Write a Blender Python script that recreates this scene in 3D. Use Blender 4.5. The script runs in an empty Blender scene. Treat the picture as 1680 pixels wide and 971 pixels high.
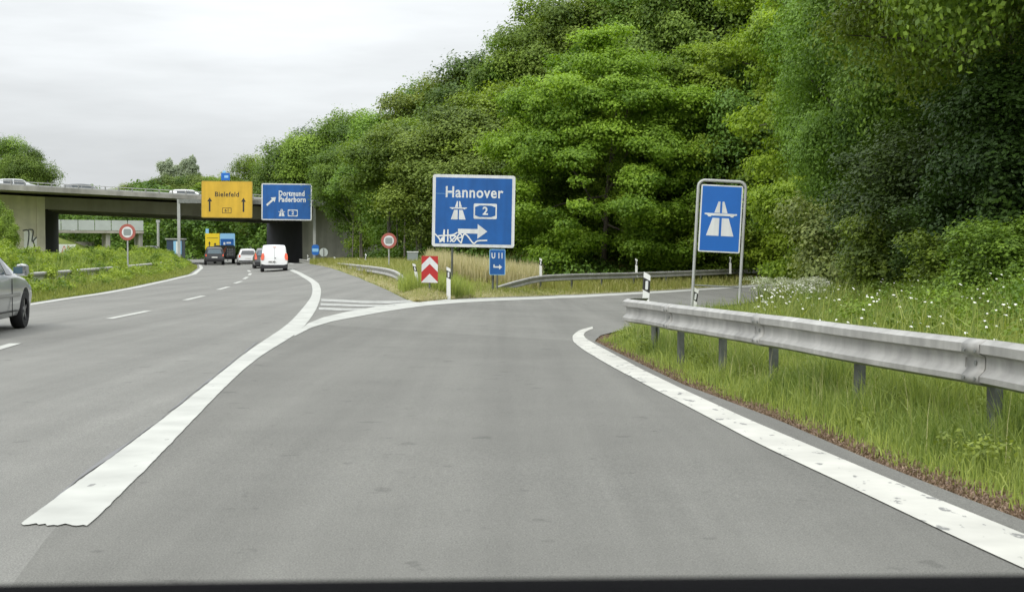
import bpy, math, random
import numpy as np
from mathutils import Vector, Matrix
R = math.radians
S = bpy.context.scene
COL = S.collection

# ------------------------------------------------------------------ camera, world, sun, exposure
CAM_H, FPX, CX, CY = 1.35, 2300.0, 840.0, 485.5
PITCH = math.atan((CY - 411.0) / FPX)
cam_d = bpy.data.cameras.new("camera")
cam = bpy.data.objects.new("camera", cam_d); COL.objects.link(cam)
cam.location = (0, 0, CAM_H); cam.rotation_euler = (R(90) - PITCH, 0, 0)
cam_d.sensor_width = 36.0; cam_d.lens = 36.0 * FPX / 1680.0
cam_d.clip_start = 0.05; cam_d.clip_end = 3000
cam_d.dof.use_dof = True; cam_d.dof.focus_distance = 42.0; cam_d.dof.aperture_fstop = 11.0
S.camera = cam

SUN_EL, SUN_AZ = 42.0, 205.0      # high, diffuse, from behind left of the camera
w = bpy.data.worlds.new("World"); S.world = w; w.use_nodes = True
nt = w.node_tree; nt.nodes.clear()
def wn(t, **k):
    n = nt.nodes.new(t)
    for a, b in k.items(): setattr(n, a, b)
    return n
out = wn('ShaderNodeOutputWorld'); bg = wn('ShaderNodeBackground')
sky = wn('ShaderNodeTexSky', sky_type='NISHITA'); sky.sun_disc = False
sky.sun_elevation = R(SUN_EL); sky.sun_rotation = R(SUN_AZ); sky.air_density = 1.0; sky.dust_density = 4.0
tc = wn('ShaderNodeTexCoord'); sep = wn('ShaderNodeSeparateXYZ')
nt.links.new(tc.outputs['Generated'], sep.inputs[0])
mp = wn('ShaderNodeMapping'); mp.inputs['Scale'].default_value = (1.5, 1.5, 9.0); mp.inputs['Rotation'].default_value = (0, R(2), 0)
nt.links.new(tc.outputs['Generated'], mp.inputs[0])
nz = wn('ShaderNodeTexNoise'); nz.inputs['Scale'].default_value = 2.1; nz.inputs['Detail'].default_value = 5; nz.inputs['Roughness'].default_value = .55
nt.links.new(mp.outputs[0], nz.inputs['Vector'])
# overcast layer: luminance rises towards the zenith as under real overcast
el = wn('ShaderNodeMapRange'); el.inputs[1].default_value = 0.0; el.inputs[2].default_value = 1.0
el.inputs[3].default_value = 6.9; el.inputs[4].default_value = 27.0
nt.links.new(sep.outputs[2], el.inputs[0])
cr = wn('ShaderNodeMapRange'); cr.inputs[1].default_value = .3; cr.inputs[2].default_value = .7
cr.inputs[3].default_value = .82; cr.inputs[4].default_value = 1.13
nt.links.new(nz.outputs['Fac'], cr.inputs[0])
mu = wn('ShaderNodeMath', operation='MULTIPLY'); nt.links.new(el.outputs[0], mu.inputs[0]); nt.links.new(cr.outputs[0], mu.inputs[1])
vm = wn('ShaderNodeVectorMath', operation='SCALE'); vm.inputs[0].default_value = (.955, .99, 1.01); nt.links.new(mu.outputs[0], vm.inputs['Scale'])
mx = wn('ShaderNodeMix', data_type='RGBA'); mx.inputs[0].default_value = .94
nt.links.new(sky.outputs[0], mx.inputs[6]); nt.links.new(vm.outputs[0], mx.inputs[7])
nt.links.new(mx.outputs[2], bg.inputs[0]); bg.inputs[1].default_value = 0.10
nt.links.new(bg.outputs[0], out.inputs[0])

sd = bpy.data.lights.new("sun", 'SUN'); sd.energy = 1.5; sd.angle = R(14); sd.color = (1, .96, .88)
sun = bpy.data.objects.new("sun", sd); COL.objects.link(sun)
_d = Vector((math.sin(R(SUN_AZ)) * math.cos(R(SUN_EL)), math.cos(R(SUN_AZ)) * math.cos(R(SUN_EL)), math.sin(R(SUN_EL))))
sun.rotation_euler = _d.to_track_quat('Z', 'Y').to_euler(); sun.location = (0, 0, 60)
S.view_settings.view_transform = 'Standard'; S.view_settings.look = 'None'
S.view_settings.exposure = 0.0; S.view_settings.gamma = 1.0; S.view_settings.use_curve_mapping = False
S.cycles.use_denoising = True
S.cycles.max_bounces = 6; S.cycles.diffuse_bounces = 4; S.cycles.transparent_max_bounces = 6

# ------------------------------------------------------------------ helpers
rng = np.random.default_rng(7)
def sst(a, b, x):
    t = np.clip((np.asarray(x, float) - a) / (b - a), 0, 1); return t * t * (3 - 2 * t)

HILL_R = np.array([(-18.5, 149.6), (-13.5, 128), (-10.5, 103), (-5, 88), (3, 77), (10, 82), (18, 96), (42, 132), (90, 190), (300, 260), (300, 600), (-60, 600), (-40, 260), (-28, 166)], float)
HILL_L = np.array([(-46, 136), (-60, 128), (-300, 60), (-400, 600), (-110, 600), (-66, 260), (-50, 154)], float)
BANK = np.array([(5.6, -40), (5.6, 12), (5.8, 22), (6.6, 30), (8.8, 40), (12.5, 51), (21, 66), (60, 110), (300, 200), (300, -40)], float)
def inside_dist(P, x, y):
    x = np.asarray(x, float); y = np.asarray(y, float)
    d = np.full(x.shape, 1e9); c = np.zeros(x.shape, bool)
    n = len(P)
    for i in range(n):
        ax, ay = P[i]; bx, by = P[(i + 1) % n]
        dx, dy = bx - ax, by - ay
        t = np.clip(((x - ax) * dx + (y - ay) * dy) / (dx * dx + dy * dy), 0, 1)
        d = np.minimum(d, np.hypot(x - ax - t * dx, y - ay - t * dy))
        if ay != by:
            m = ((ay > y) != (by > y)) & (x < (bx - ax) * (y - ay) / (by - ay) + ax)
            c ^= m
    return np.where(c, d, 0.0)
def H(x, y):
    x = np.asarray(x, float); y = np.asarray(y, float)
    g = .65 * sst(5, 70, y) - .25 * sst(70, 95, y)
    h = -sst(-6, 3, x) * g * (1 - sst(20, 60, x))
    h = h + .35 * sst(50, 85, y) * (1 - sst(-6, 0, x)) * sst(-16 - (y - 100) * .2, -9 - (y - 100) * .2, x + (y - 60) * .12) * (1 - sst(110, 130, y))
    h = h + 5.0 * sst(0, 20, inside_dist(HILL_R, x, y))
    h = h + 5.0 * sst(0, 16, inside_dist(HILL_L, x, y))
    h = h + 3.6 * sst(0, 13, inside_dist(BANK, x, y))
    return h
def Hf(x, y): return float(H(np.array([x]), np.array([y]))[0])
cp, sp = math.cos(PITCH), math.sin(PITCH)
def ray(px, py):
    u = (px - CX) / FPX; v = -(py - CY) / FPX
    return Vector((u, cp + v * sp, -sp + v * cp))
def atD(px, py, D):
    r = ray(px, py); t = D / r.y
    return Vector((r.x * t, D, CAM_H + r.z * t))
def g(px, py, dz=0.0):
    """point where a sight line meets the terrain raised by dz"""
    r = ray(px, py); D = (CAM_H - dz) / max(1e-5, -r.z / r.y)
    D = min(D, 400)
    for _ in range(40):
        x = r.x / r.y * D; z = Hf(x, D) + dz
        D2 = (CAM_H - z) / max(1e-5, -r.z / r.y)
        D = .5 * D + .5 * min(D2, 400)
    return Vector((r.x / r.y * D, D, Hf(r.x / r.y * D, D) + dz))

# ---- materials
def mat(name, col, rough=.6, metal=0.0, noise=None, bump=None, spec=.5, coat=0.0, emis=None, streak=None):
    """noise=(scale, amount, detail) multiplies value ; bump=(scale, strength)"""
    m = bpy.data.materials.new(name); m.use_nodes = True
    t = m.node_tree; b = t.nodes['Principled BSDF']
    b.inputs['Base Color'].default_value = (*col, 1); b.inputs['Roughness'].default_value = rough
    b.inputs['Metallic'].default_value = metal; b.inputs['Specular IOR Level'].default_value = spec
    b.inputs['Coat Weight'].default_value = coat
    tcn = t.nodes.new('ShaderNodeTexCoord')
    if noise:
        n = t.nodes.new('ShaderNodeTexNoise'); n.inputs['Scale'].default_value = noise[0]; n.inputs['Detail'].default_value = 6
        n.inputs['Roughness'].default_value = .65
        t.links.new(tcn.outputs['Object'], n.inputs['Vector'])
        r = t.nodes.new('ShaderNodeMapRange'); r.inputs[1].default_value = .3; r.inputs[2].default_value = .7
        r.inputs[3].default_value = 1 - noise[1]; r.inputs[4].default_value = 1 + noise[1]
        t.links.new(n.outputs['Fac'], r.inputs[0])
        v = t.nodes.new('ShaderNodeVectorMath'); v.operation = 'SCALE'; v.inputs[0].default_value = col
        t.links.new(r.outputs[0], v.inputs['Scale']); t.links.new(v.outputs[0], b.inputs['Base Color'])
    if streak:
        q = t.nodes.new('ShaderNodeMapping'); q.inputs['Scale'].default_value = (1, 1, .10); t.links.new(tcn.outputs['Object'], q.inputs[0])
        n = t.nodes.new('ShaderNodeTexNoise'); n.inputs['Scale'].default_value = streak[0]; n.inputs['Detail'].default_value = 5; t.links.new(q.outputs[0], n.inputs['Vector'])
        r3 = t.nodes.new('ShaderNodeMapRange'); r3.inputs[1].default_value = .35; r3.inputs[2].default_value = .65; r3.inputs[3].default_value = 1 - streak[1]; r3.inputs[4].default_value = 1.05
        t.links.new(n.outputs['Fac'], r3.inputs[0]); v2 = t.nodes.new('ShaderNodeVectorMath'); v2.operation = 'SCALE'
        t.links.new(v.outputs[0], v2.inputs[0]); t.links.new(r3.outputs[0], v2.inputs['Scale']); t.links.new(v2.outputs[0], b.inputs['Base Color'])
    if bump:
        n = t.nodes.new('ShaderNodeTexNoise'); n.inputs['Scale'].default_value = bump[0]; n.inputs['Detail'].default_value = 4
        t.links.new(tcn.outputs['Object'], n.inputs['Vector'])
        bb = t.nodes.new('ShaderNodeBump'); bb.inputs['Strength'].default_value = bump[1]; bb.inputs['Distance'].default_value = .02
        t.links.new(n.outputs['Fac'], bb.inputs['Height']); t.links.new(bb.outputs[0], b.inputs['Normal'])
    if emis:
        b.inputs['Emission Color'].default_value = (*emis[0], 1); b.inputs['Emission Strength'].default_value = emis[1]
    return m

def leaf_mat(name, dark, light, transl=.35, rough=.55, obj_var=.12):
    m = bpy.data.materials.new(name); m.use_nodes = True
    t = m.node_tree; t.nodes.clear()
    o = t.nodes.new('ShaderNodeOutputMaterial')
    a = t.nodes.new('ShaderNodeAttribute'); a.attribute_name = 'tint'
    mixc = t.nodes.new('ShaderNodeMix'); mixc.data_type = 'RGBA'
    mixc.inputs[6].default_value = (*dark, 1); mixc.inputs[7].default_value = (*light, 1)
    t.links.new(a.outputs['Fac'], mixc.inputs[0])
    oi = t.nodes.new('ShaderNodeObjectInfo')
    hs = t.nodes.new('ShaderNodeHueSaturation')
    r = t.nodes.new('ShaderNodeMapRange'); r.inputs[3].default_value = 1 - obj_var; r.inputs[4].default_value = 1 + obj_var
    t.links.new(oi.outputs['Random'], r.inputs[0]); t.links.new(r.outputs[0], hs.inputs['Value'])
    r2 = t.nodes.new('ShaderNodeMapRange'); r2.inputs[3].default_value = .485; r2.inputs[4].default_value = .515
    mm = t.nodes.new('ShaderNodeMath'); mm.operation = 'FRACT'
    m7 = t.nodes.new('ShaderNodeMath'); m7.operation = 'MULTIPLY'; m7.inputs[1].default_value = 7.31
    t.links.new(oi.outputs['Random'], m7.inputs[0]); t.links.new(m7.outputs[0], mm.inputs[0]); t.links.new(mm.outputs[0], r2.inputs[0])
    t.links.new(r2.outputs[0], hs.inputs['Hue']); t.links.new(mixc.outputs[2], hs.inputs['Color'])
    p = t.nodes.new('ShaderNodeBsdfPrincipled'); p.inputs['Roughness'].default_value = rough; p.inputs['Specular IOR Level'].default_value = .35
    tr = t.nodes.new('ShaderNodeBsdfTranslucent')
    br = t.nodes.new('ShaderNodeVectorMath'); br.operation = 'MULTIPLY'; br.inputs[1].default_value = (1.25, 1.25, .6)
    t.links.new(hs.outputs[0], p.inputs['Base Color']); t.links.new(hs.outputs[0], br.inputs[0]); t.links.new(br.outputs[0], tr.inputs['Color'])
    ms = t.nodes.new('ShaderNodeMixShader'); ms.inputs[0].default_value = transl
    t.links.new(p.outputs[0], ms.inputs[1]); t.links.new(tr.outputs[0], ms.inputs[2]); t.links.new(ms.outputs[0], o.inputs[0])
    return m

M = {}
M['white'] = mat('white_paint', (.74, .75, .74), .4, noise=(3, .05))
M['signwhite'] = mat('sign_white', (.66, .68, .69), .45, noise=(2.5, .06), streak=(5, .12))
M['signblue'] = mat('sign_blue', (.010, .10, .35), .35, noise=(1.2, .12), streak=(3, .14))
M['signblue2'] = mat('sign_blue_bright', (.008, .12, .46), .4, noise=(1.5, .07))
M['signyellow'] = mat('sign_yellow', (.62, .39, .035), .4, noise=(1.0, .08), streak=(2, .12))
M['yellow'] = mat('bright_yellow', (.75, .55, .02), .45)
M['black'] = mat('black_paint', (.02, .02, .02), .5)
M['signred'] = mat('sign_red', (.42, .02, .02), .45, noise=(4, .1))
M['ringred'] = mat('faded_ring_red', (.36, .10, .08), .5, noise=(5, .12))
M['greyface'] = mat('sign_grey', (.24, .27, .27), .5)
M['galv'] = mat('galvanised_steel', (.40, .41, .40), .5, .25, noise=(4, .14), bump=(30, .05))
M['galvrail'] = mat('galvanised_rail', (.36, .355, .335), .5, .2, streak=(8, .18), noise=(2.2, .22), bump=(10, .08))
M['dirt'] = mat('rail_dirt', (.12, .115, .10), .8)
M['galvdark'] = mat('dull_steel', (.20, .21, .20), .6, .3, noise=(6, .2))
M['postdark'] = mat('weathered_post', (.11, .12, .105), .65, .2, noise=(9, .3))
M['concrete'] = mat('light_concrete', (.70, .655, .53), .85, streak=(.9, .16), noise=(.6, .14), bump=(3, .15))
M['concrete2'] = mat('grey_concrete', (.34, .33, .30), .85, streak=(.9, .35), noise=(.5, .16), bump=(3, .15))
M['girder'] = mat('girder_concrete', (.34, .32, .285), .8, streak=(.7, .25), noise=(.45, .14))
M['darkwall'] = mat('shade_dark_concrete', (.035, .035, .045), .9, noise=(.5, .2))  # near-black: under-bridge shade put into the soffit and inner wall colour
M['rubber'] = mat('rubber', (.015, .015, .016), .8)
M['glass'] = mat('dark_glass', (.02, .03, .035), .08, spec=.8)
M['rearglass'] = mat('blue_reflecting_glass', (.05, .10, .13), .06, spec=1.0, coat=.5)
M['trim'] = mat('black_trim', (.025, .025, .028), .55)
M['silver'] = mat('silver_paint', (.42, .43, .43), .34, .35, coat=.6)
M['vanwhite'] = mat('van_white', (.80, .81, .82), .3, coat=.5)
M['carwhite'] = mat('car_white', (.72, .73, .74), .3, coat=.5)
M['carblack'] = mat('car_black', (.025, .027, .03), .25, coat=.8)
M['cargrey'] = mat('car_grey', (.10, .105, .11), .3, .3, coat=.6)
M['taillight'] = mat('tail_light', (.85, .14, .07), .2, coat=.5)
M['rim'] = mat('alloy_rim', (.30, .30, .31), .35, .8)
M['bark'] = mat('bark', (.10, .085, .065), .9, noise=(3, .3), bump=(10, .4))
M['barkgrey'] = mat('grey_bark', (.17, .155, .13), .9, noise=(3, .3), bump=(10, .4))
M['graffiti'] = mat('graffiti_paint', (.86, .86, .84), .6, noise=(1.5, .1))
M['lb'] = mat('light_blue', (.25, .5, .75), .5)
M['plate'] = mat('number_plate', (.7, .7, .68), .4)
M['pink'] = mat('salmon_cloth', (.62, .22, .14), .6, noise=(2, .4))
M['panel'] = mat('pale_noise_panel', (.42, .45, .44), .5, noise=(.8, .08))
M['cabin'] = mat('cabin_blue', (.03, .05, .09), .5)
M['dash'] = mat('dashboard_plastic', (.004, .004, .0045), 1.0, bump=(200, .2), spec=.05)
M['leaf_mid'] = leaf_mat('leaves_mid', (.085, .15, .02), (.25, .37, .045))
M['leaf_bright'] = leaf_mat('leaves_bright', (.12, .20, .018), (.34, .46, .04), .4)
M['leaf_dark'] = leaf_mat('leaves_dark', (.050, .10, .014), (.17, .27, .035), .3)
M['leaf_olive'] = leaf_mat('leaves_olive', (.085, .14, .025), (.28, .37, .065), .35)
M['leaf_hollow_shade'] = leaf_mat('leaves_hollow_shade', (.026, .060, .010), (.085, .155, .022), .25)  # darker leaf colour carries the shade of the hollow
M['leaf_haze_pale'] = leaf_mat('leaves_haze_pale', (.24, .30, .21), (.42, .48, .36), .35)  # distance haze put into the leaf colour, there is no haze volume
M['leaf_elder'] = leaf_mat('leaves_elder', (.11, .16, .04), (.38, .44, .14), .35)
M['weed'] = leaf_mat('weed_leaves', (.085, .15, .012), (.38, .45, .06), .4)
M['grass'] = leaf_mat('grass_blades', (.09, .15, .028), (.36, .41, .11), .35)
M['drygrass'] = leaf_mat('dry_grass_blades', (.20, .23, .05), (.56, .50, .24), .35)
M['straw'] = leaf_mat('straw_blades', (.27, .29, .13), (.60, .55, .35), .3)
M['petal'] = mat('white_petals', (.66, .66, .60), .6)

# ---- mesh helpers
def mesh_obj(name, verts, faces, material, parent=None, smooth=False, mats=None, fm=None, loc=None):
    me = bpy.data.meshes.new(name); me.from_pydata([tuple(v) for v in verts], [], faces); me.update()
    for m_ in (mats or [material]): me.materials.append(m_)
    if fm is not None: me.polygons.foreach_set('material_index', fm)
    if smooth:
        me.polygons.foreach_set('use_smooth', [True] * len(me.polygons))
        try: me.set_sharp_from_angle(angle=R(38))
        except Exception: pass
    o = bpy.data.objects.new(name, me); COL.objects.link(o)
    if parent: o.parent = parent
    if loc is not None: o.location = loc
    return o
def np_mesh(name, V, nper, material, tint=None, parent=None):
    """V: (n, nper, 3) separate polygons"""
    n = V.shape[0]; me = bpy.data.meshes.new(name)
    me.vertices.add(n * nper); me.vertices.foreach_set('co', V.reshape(-1).astype(np.float32))
    me.loops.add(n * nper); me.loops.foreach_set('vertex_index', np.arange(n * nper, dtype=np.int32))
    me.polygons.add(n); me.polygons.foreach_set('loop_start', np.arange(0, n * nper, nper, dtype=np.int32))
    me.update(calc_edges=True)
    if tint is not None:
        at = me.attributes.new('tint', 'FLOAT', 'FACE'); at.data.foreach_set('value', tint.astype(np.float32))
    me.materials.append(material)
    o = bpy.data.objects.new(name, me); COL.objects.link(o)
    if parent: o.parent = parent
    return o
class MB:
    def __init__(s): s.v = []; s.f = []
    def poly(s, pts):
        b = len(s.v); s.v += [tuple(p) for p in pts]; s.f.append(list(range(b, b + len(pts)))); return s
    def box(s, c, d, rot=None):
        b = len(s.v); c = Vector(c)
        for sx in (-.5, .5):
            for sy in (-.5, .5):
                for sz in (-.5, .5):
                    p = Vector((sx * d[0], sy * d[1], sz * d[2]))
                    if rot is not None: p = rot @ p
                    s.v.append(tuple(c + p))
        for f in ((0, 1, 3, 2), (4, 6, 7, 5), (0, 4, 5, 1), (2, 3, 7, 6), (0, 2, 6, 4), (1, 5, 7, 3)):
            s.f.append([b + i for i in f])
        return s
    def hexa(s, p):   # 8 points: bottom 4 ccw, top 4 ccw
        b = len(s.v); s.v += [tuple(q) for q in p]
        for f in ((3, 2, 1, 0), (4, 5, 6, 7), (0, 1, 5, 4), (1, 2, 6, 5), (2, 3, 7, 6), (3, 0, 4, 7)):
            s.f.append([b + i for i in f])
        return s
    def prism(s, pts, y0, y1):   # 2d pts in XZ extruded along Y
        b = len(s.v); n = len(pts)
        s.v += [(p[0], y0, p[1]) for p in pts] + [(p[0], y1, p[1]) for p in pts]
        s.f.append([b + i for i in range(n)]); s.f.append([b + n + i for i in reversed(range(n))])
        for i in range(n):
            j = (i + 1) % n; s.f.append([b + j, b + i, b + n + i, b + n + j])
        return s
    def ring(s, outer, inner, y0, y1):
        b = len(s.v); n = len(outer)
        for L in (outer, inner):
            for y in (y0, y1): s.v += [(p[0], y, p[1]) for p in L]
        o0, o1, i0, i1 = b, b + n, b + 2 * n, b + 3 * n
        for i in range(n):
            j = (i + 1) % n
            s.f += [[o0 + i, o0 + j, i0 + j, i0 + i], [o1 + j, o1 + i, i1 + i, i1 + j], [o0 + j, o0 + i, o1 + i, o1 + j], [i0 + i, i0 + j, i1 + j, i1 + i]]
        return s
    def tube(s, path, radii, k=8, cap=True):
        path = [Vector(p) for p in path]; b = len(s.v); n = len(path)
        if not hasattr(radii, '__len__'): radii = [radii] * n
        for i, p in enumerate(path):
            t = (path[min(i + 1, n - 1)] - path[max(i - 1, 0)]).normalized()
            a = t.orthogonal().normalized() if i == 0 else (a - t * a.dot(t)).normalized()
            c = t.cross(a)
            for j in range(k):
                an = 2 * math.pi * j / k
                s.v.append(tuple(p + (a * math.cos(an) + c * math.sin(an)) * radii[i]))
        for i in range(n - 1):
            for j in range(k):
                j2 = (j + 1) % k
                s.f.append([b + i * k + j, b + i * k + j2, b + (i + 1) * k + j2, b + (i + 1) * k + j])
        if cap:
            s.f.append([b + j for j in reversed(range(k))]); s.f.append([b + (n - 1) * k + j for j in range(k)])
        return s
    def build(s, name, m, parent=None, smooth=False, loc=None):
        return mesh_obj(name, s.v, s.f, m, parent, smooth, loc=loc)
def tag(o, label=None, cat=None, group=None, kind=None):
    if label: o['label'] = label
    if cat: o['category'] = cat
    if group: o['group'] = group
    if kind: o['kind'] = kind
    return o
def empty(name, loc, rz=0.0, tilt=(0, 0)):
    o = bpy.data.objects.new(name, None); COL.objects.link(o); o.empty_display_size = .2
    o.location = loc; o.rotation_euler = (tilt[0], tilt[1], rz); return o
def copy_tree(o, parent=None):
    c = o.copy(); COL.objects.link(c); c.parent = parent
    for ch in list(o.children): copy_tree(ch, c)
    return c
def rrect(w_, h_, r, cx=0, cz=0, n=5):
    P = []
    for (sx, sz, a0) in ((1, 1, 0), (-1, 1, 90), (-1, -1, 180), (1, -1, 270)):
        for i in range(n + 1):
            a = R(a0 + 90 * i / n)
            P.append((cx + sx * (w_ / 2 - r) + r * math.cos(a), cz + sz * (h_ / 2 - r) + r * math.sin(a)))
    return P
def circ(r, cx=0, cz=0, n=32): return [(cx + r * math.cos(2 * math.pi * i / n), cz + r * math.sin(2 * math.pi * i / n)) for i in range(n)]
def plate(name, pts, y, th, m, parent): return MB().prism(pts, y - th, y).build(name, m, parent)   # front face at y-th
def text_mesh(name, body, size, m, parent, loc, width=None, bold=.012, align='CENTER', th=.003):
    c = bpy.data.curves.new(name, 'FONT'); c.body = body; c.size = size; c.offset = bold * size; c.extrude = 0.0
    c.align_x = align; c.align_y = 'CENTER'; c.resolution_u = 3; c.space_character = 1.08
    t = bpy.data.objects.new('tmp_text', c); COL.objects.link(t)
    dg = bpy.context.evaluated_depsgraph_get(); me = bpy.data.meshes.new_from_object(t.evaluated_get(dg))
    bpy.data.objects.remove(t); bpy.data.curves.remove(c)
    me.name = name; me.materials.clear(); me.materials.append(m)
    co = np.zeros(len(me.vertices) * 3); me.vertices.foreach_get('co', co); co = co.reshape(-1, 3)
    k = 1.0
    if width and len(co): k = width / (co[:, 0].max() - co[:, 0].min())
    new = np.stack([co[:, 0] * k, np.zeros(len(co)), co[:, 1]], 1)
    me.vertices.foreach_set('co', new.reshape(-1)); me.update()
    o = bpy.data.objects.new(name, me); COL.objects.link(o); o.parent = parent; o.location = loc
    return o

# ------------------------------------------------------------------ ground and roads
def axis(segs):
    L = []
    for a, b, s_ in segs: L.append(np.arange(a, b, s_))
    L.append([segs[-1][1]]); return np.unique(np.concatenate(L))
def grid_mesh(name, X, Y, off, m):
    """X: (ny, nx) x positions for every row, Y: (ny,)"""
    ny, nx = X.shape; YY = np.repeat(Y[:, None], nx, 1); Z = H(X, YY) + off
    V = np.stack([X, YY, Z], -1).reshape(-1, 3)
    i = np.arange(ny - 1)[:, None] * nx + np.arange(nx - 1)[None]
    F = np.stack([i, i + 1, i + nx + 1, i + nx], -1).reshape(-1, 4)
    me = bpy.data.meshes.new(name); me.vertices.add(len(V)); me.vertices.foreach_set('co', V.reshape(-1).astype(np.float32))
    me.loops.add(len(F) * 4); me.loops.foreach_set('vertex_index', F.reshape(-1).astype(np.int32))
    me.polygons.add(len(F)); me.polygons.foreach_set('loop_start', np.arange(0, len(F) * 4, 4, dtype=np.int32))
    me.polygons.foreach_set('use_smooth', np.ones(len(F), bool)); me.update(calc_edges=True); me.materials.append(m)
    o = bpy.data.objects.new(name, me); COL.objects.link(o); return o

def ground_material():
    m = bpy.data.materials.new('ground_soil_grass'); m.use_nodes = True; t = m.node_tree; b = t.nodes['Principled BSDF']
    b.inputs['Roughness'].default_value = .95; b.inputs['Specular IOR Level'].default_value = .1
    tcn = t.nodes.new('ShaderNodeTexCoord'); n = t.nodes.new('ShaderNodeTexNoise'); n.inputs['Scale'].default_value = .55; n.inputs['Detail'].default_value = 8
    n.inputs['Roughness'].default_value = .7
    t.links.new(tcn.outputs['Object'], n.inputs['Vector'])
    r = t.nodes.new('ShaderNodeValToRGB'); e = r.color_ramp.elements
    e[0].position = .32; e[0].color = (.07, .10, .02, 1); e[1].position = .7; e[1].color = (.24, .24, .09, 1)
    x = e.new(.5); x.color = (.13, .17, .035, 1)
    t.links.new(n.outputs['Fac'], r.inputs[0])
    n2 = t.nodes.new('ShaderNodeTexNoise'); n2.inputs['Scale'].default_value = 9; n2.inputs['Detail'].default_value = 6
    t.links.new(tcn.outputs['Object'], n2.inputs['Vector'])
    mr = t.nodes.new('ShaderNodeMapRange'); mr.inputs[1].default_value = .3; mr.inputs[2].default_value = .7; mr.inputs[3].default_value = .6; mr.inputs[4].default_value = 1.35
    t.links.new(n2.outputs['Fac'], mr.inputs[0])
    v = t.nodes.new('ShaderNodeVectorMath'); v.operation = 'SCALE'; t.links.new(r.outputs[0], v.inputs[0]); t.links.new(mr.outputs[0], v.inputs['Scale'])
    t.links.new(v.outputs[0], b.inputs['Base Color']); return m
M['ground'] = ground_material()
def asphalt(name, col, seam=False):
    m = bpy.data.materials.new(name); m.use_nodes = True; t = m.node_tree; b = t.nodes['Principled BSDF']
    b.inputs['Roughness'].default_value = .82; b.inputs['Specular IOR Level'].default_value = .3
    tcn = t.nodes.new('ShaderNodeTexCoord')
    def noise(sc, lo, hi, stretch=None, detail=5):
        n = t.nodes.new('ShaderNodeTexNoise'); n.inputs['Scale'].default_value = sc; n.inputs['Detail'].default_value = detail; n.inputs['Roughness'].default_value = .6
        if stretch:
            mpn = t.nodes.new('ShaderNodeMapping'); mpn.inputs['Scale'].default_value = stretch; mpn.inputs['Rotation'].default_value = (0, 0, R(8))
            t.links.new(tcn.outputs['Object'], mpn.inputs[0]); t.links.new(mpn.outputs[0], n.inputs['Vector'])
        else: t.links.new(tcn.outputs['Object'], n.inputs['Vector'])
        r = t.nodes.new('ShaderNodeMapRange'); r.inputs[1].default_value = .3; r.inputs[2].default_value = .7; r.inputs[3].default_value = lo; r.inputs[4].default_value = hi
        t.links.new(n.outputs['Fac'], r.inputs[0]); return r.outputs[0]
    def mul(a, c):
        q = t.nodes.new('ShaderNodeMath'); q.operation = 'MULTIPLY'; t.links.new(a, q.inputs[0])
        if isinstance(c, float): q.inputs[1].default_value = c
        else: t.links.new(c, q.inputs[1])
        return q.outputs[0]
    f = mul(mul(mul(noise(.22, .90, 1.09), noise(1.0, .80, 1.10, (1.15, .035, 1))), mul(noise(110, .66, 1.34, None, 2), noise(30, .93, 1.07, None, 3))), noise(1.4, .95, 1.04))
    # dark droppings and repaired spots
    n = t.nodes.new('ShaderNodeTexNoise'); n.inputs['Scale'].default_value = 3.1; n.inputs['Detail'].default_value = 3
    t.links.new(tcn.outputs['Object'], n.inputs['Vector'])
    r = t.nodes.new('ShaderNodeMapRange'); r.inputs[1].default_value = .66; r.inputs[2].default_value = .70; r.inputs[3].default_value = 1.0; r.inputs[4].default_value = .78
    t.links.new(n.outputs['Fac'], r.inputs[0]); f = mul(f, r.outputs[0])
    if seam:   # older, darker surface course that ends at a cross joint
        s_ = t.nodes.new('ShaderNodeSeparateXYZ'); t.links.new(tcn.outputs['Object'], s_.inputs[0])
        q = t.nodes.new('ShaderNodeMath'); q.operation = 'MULTIPLY_ADD'; t.links.new(s_.outputs[0], q.inputs[0]); q.inputs[1].default_value = .80
        t.links.new(s_.outputs[1], q.inputs[2])
        r = t.nodes.new('ShaderNodeMapRange'); r.inputs[1].default_value = 23.25; r.inputs[2].default_value = 23.5; r.inputs[3].default_value = .90; r.inputs[4].default_value = 1.06
        t.links.new(q.outputs[0], r.inputs[0]); f = mul(f, r.outputs[0])
    v = t.nodes.new('ShaderNodeVectorMath'); v.operation = 'SCALE'; v.inputs[0].default_value = col
    t.links.new(f, v.inputs['Scale']); t.links.new(v.outputs[0], b.inputs['Base Color'])
    bn = t.nodes.new('ShaderNodeTexNoise'); bn.inputs['Scale'].default_value = 90; t.links.new(tcn.outputs['Object'], bn.inputs['Vector'])
    bb = t.nodes.new('ShaderNodeBump'); bb.inputs['Strength'].default_value = .6; bb.inputs['Distance'].default_value = .01
    t.links.new(bn.outputs['Fac'], bb.inputs['Height']); t.links.new(bb.outputs[0], b.inputs['Normal'])
    return m
M['asphalt'] = asphalt('asphalt_main', (.188, .186, .170))
M['asphalt2'] = asphalt('asphalt_ramp', (.170, .168, .152), True)
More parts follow.
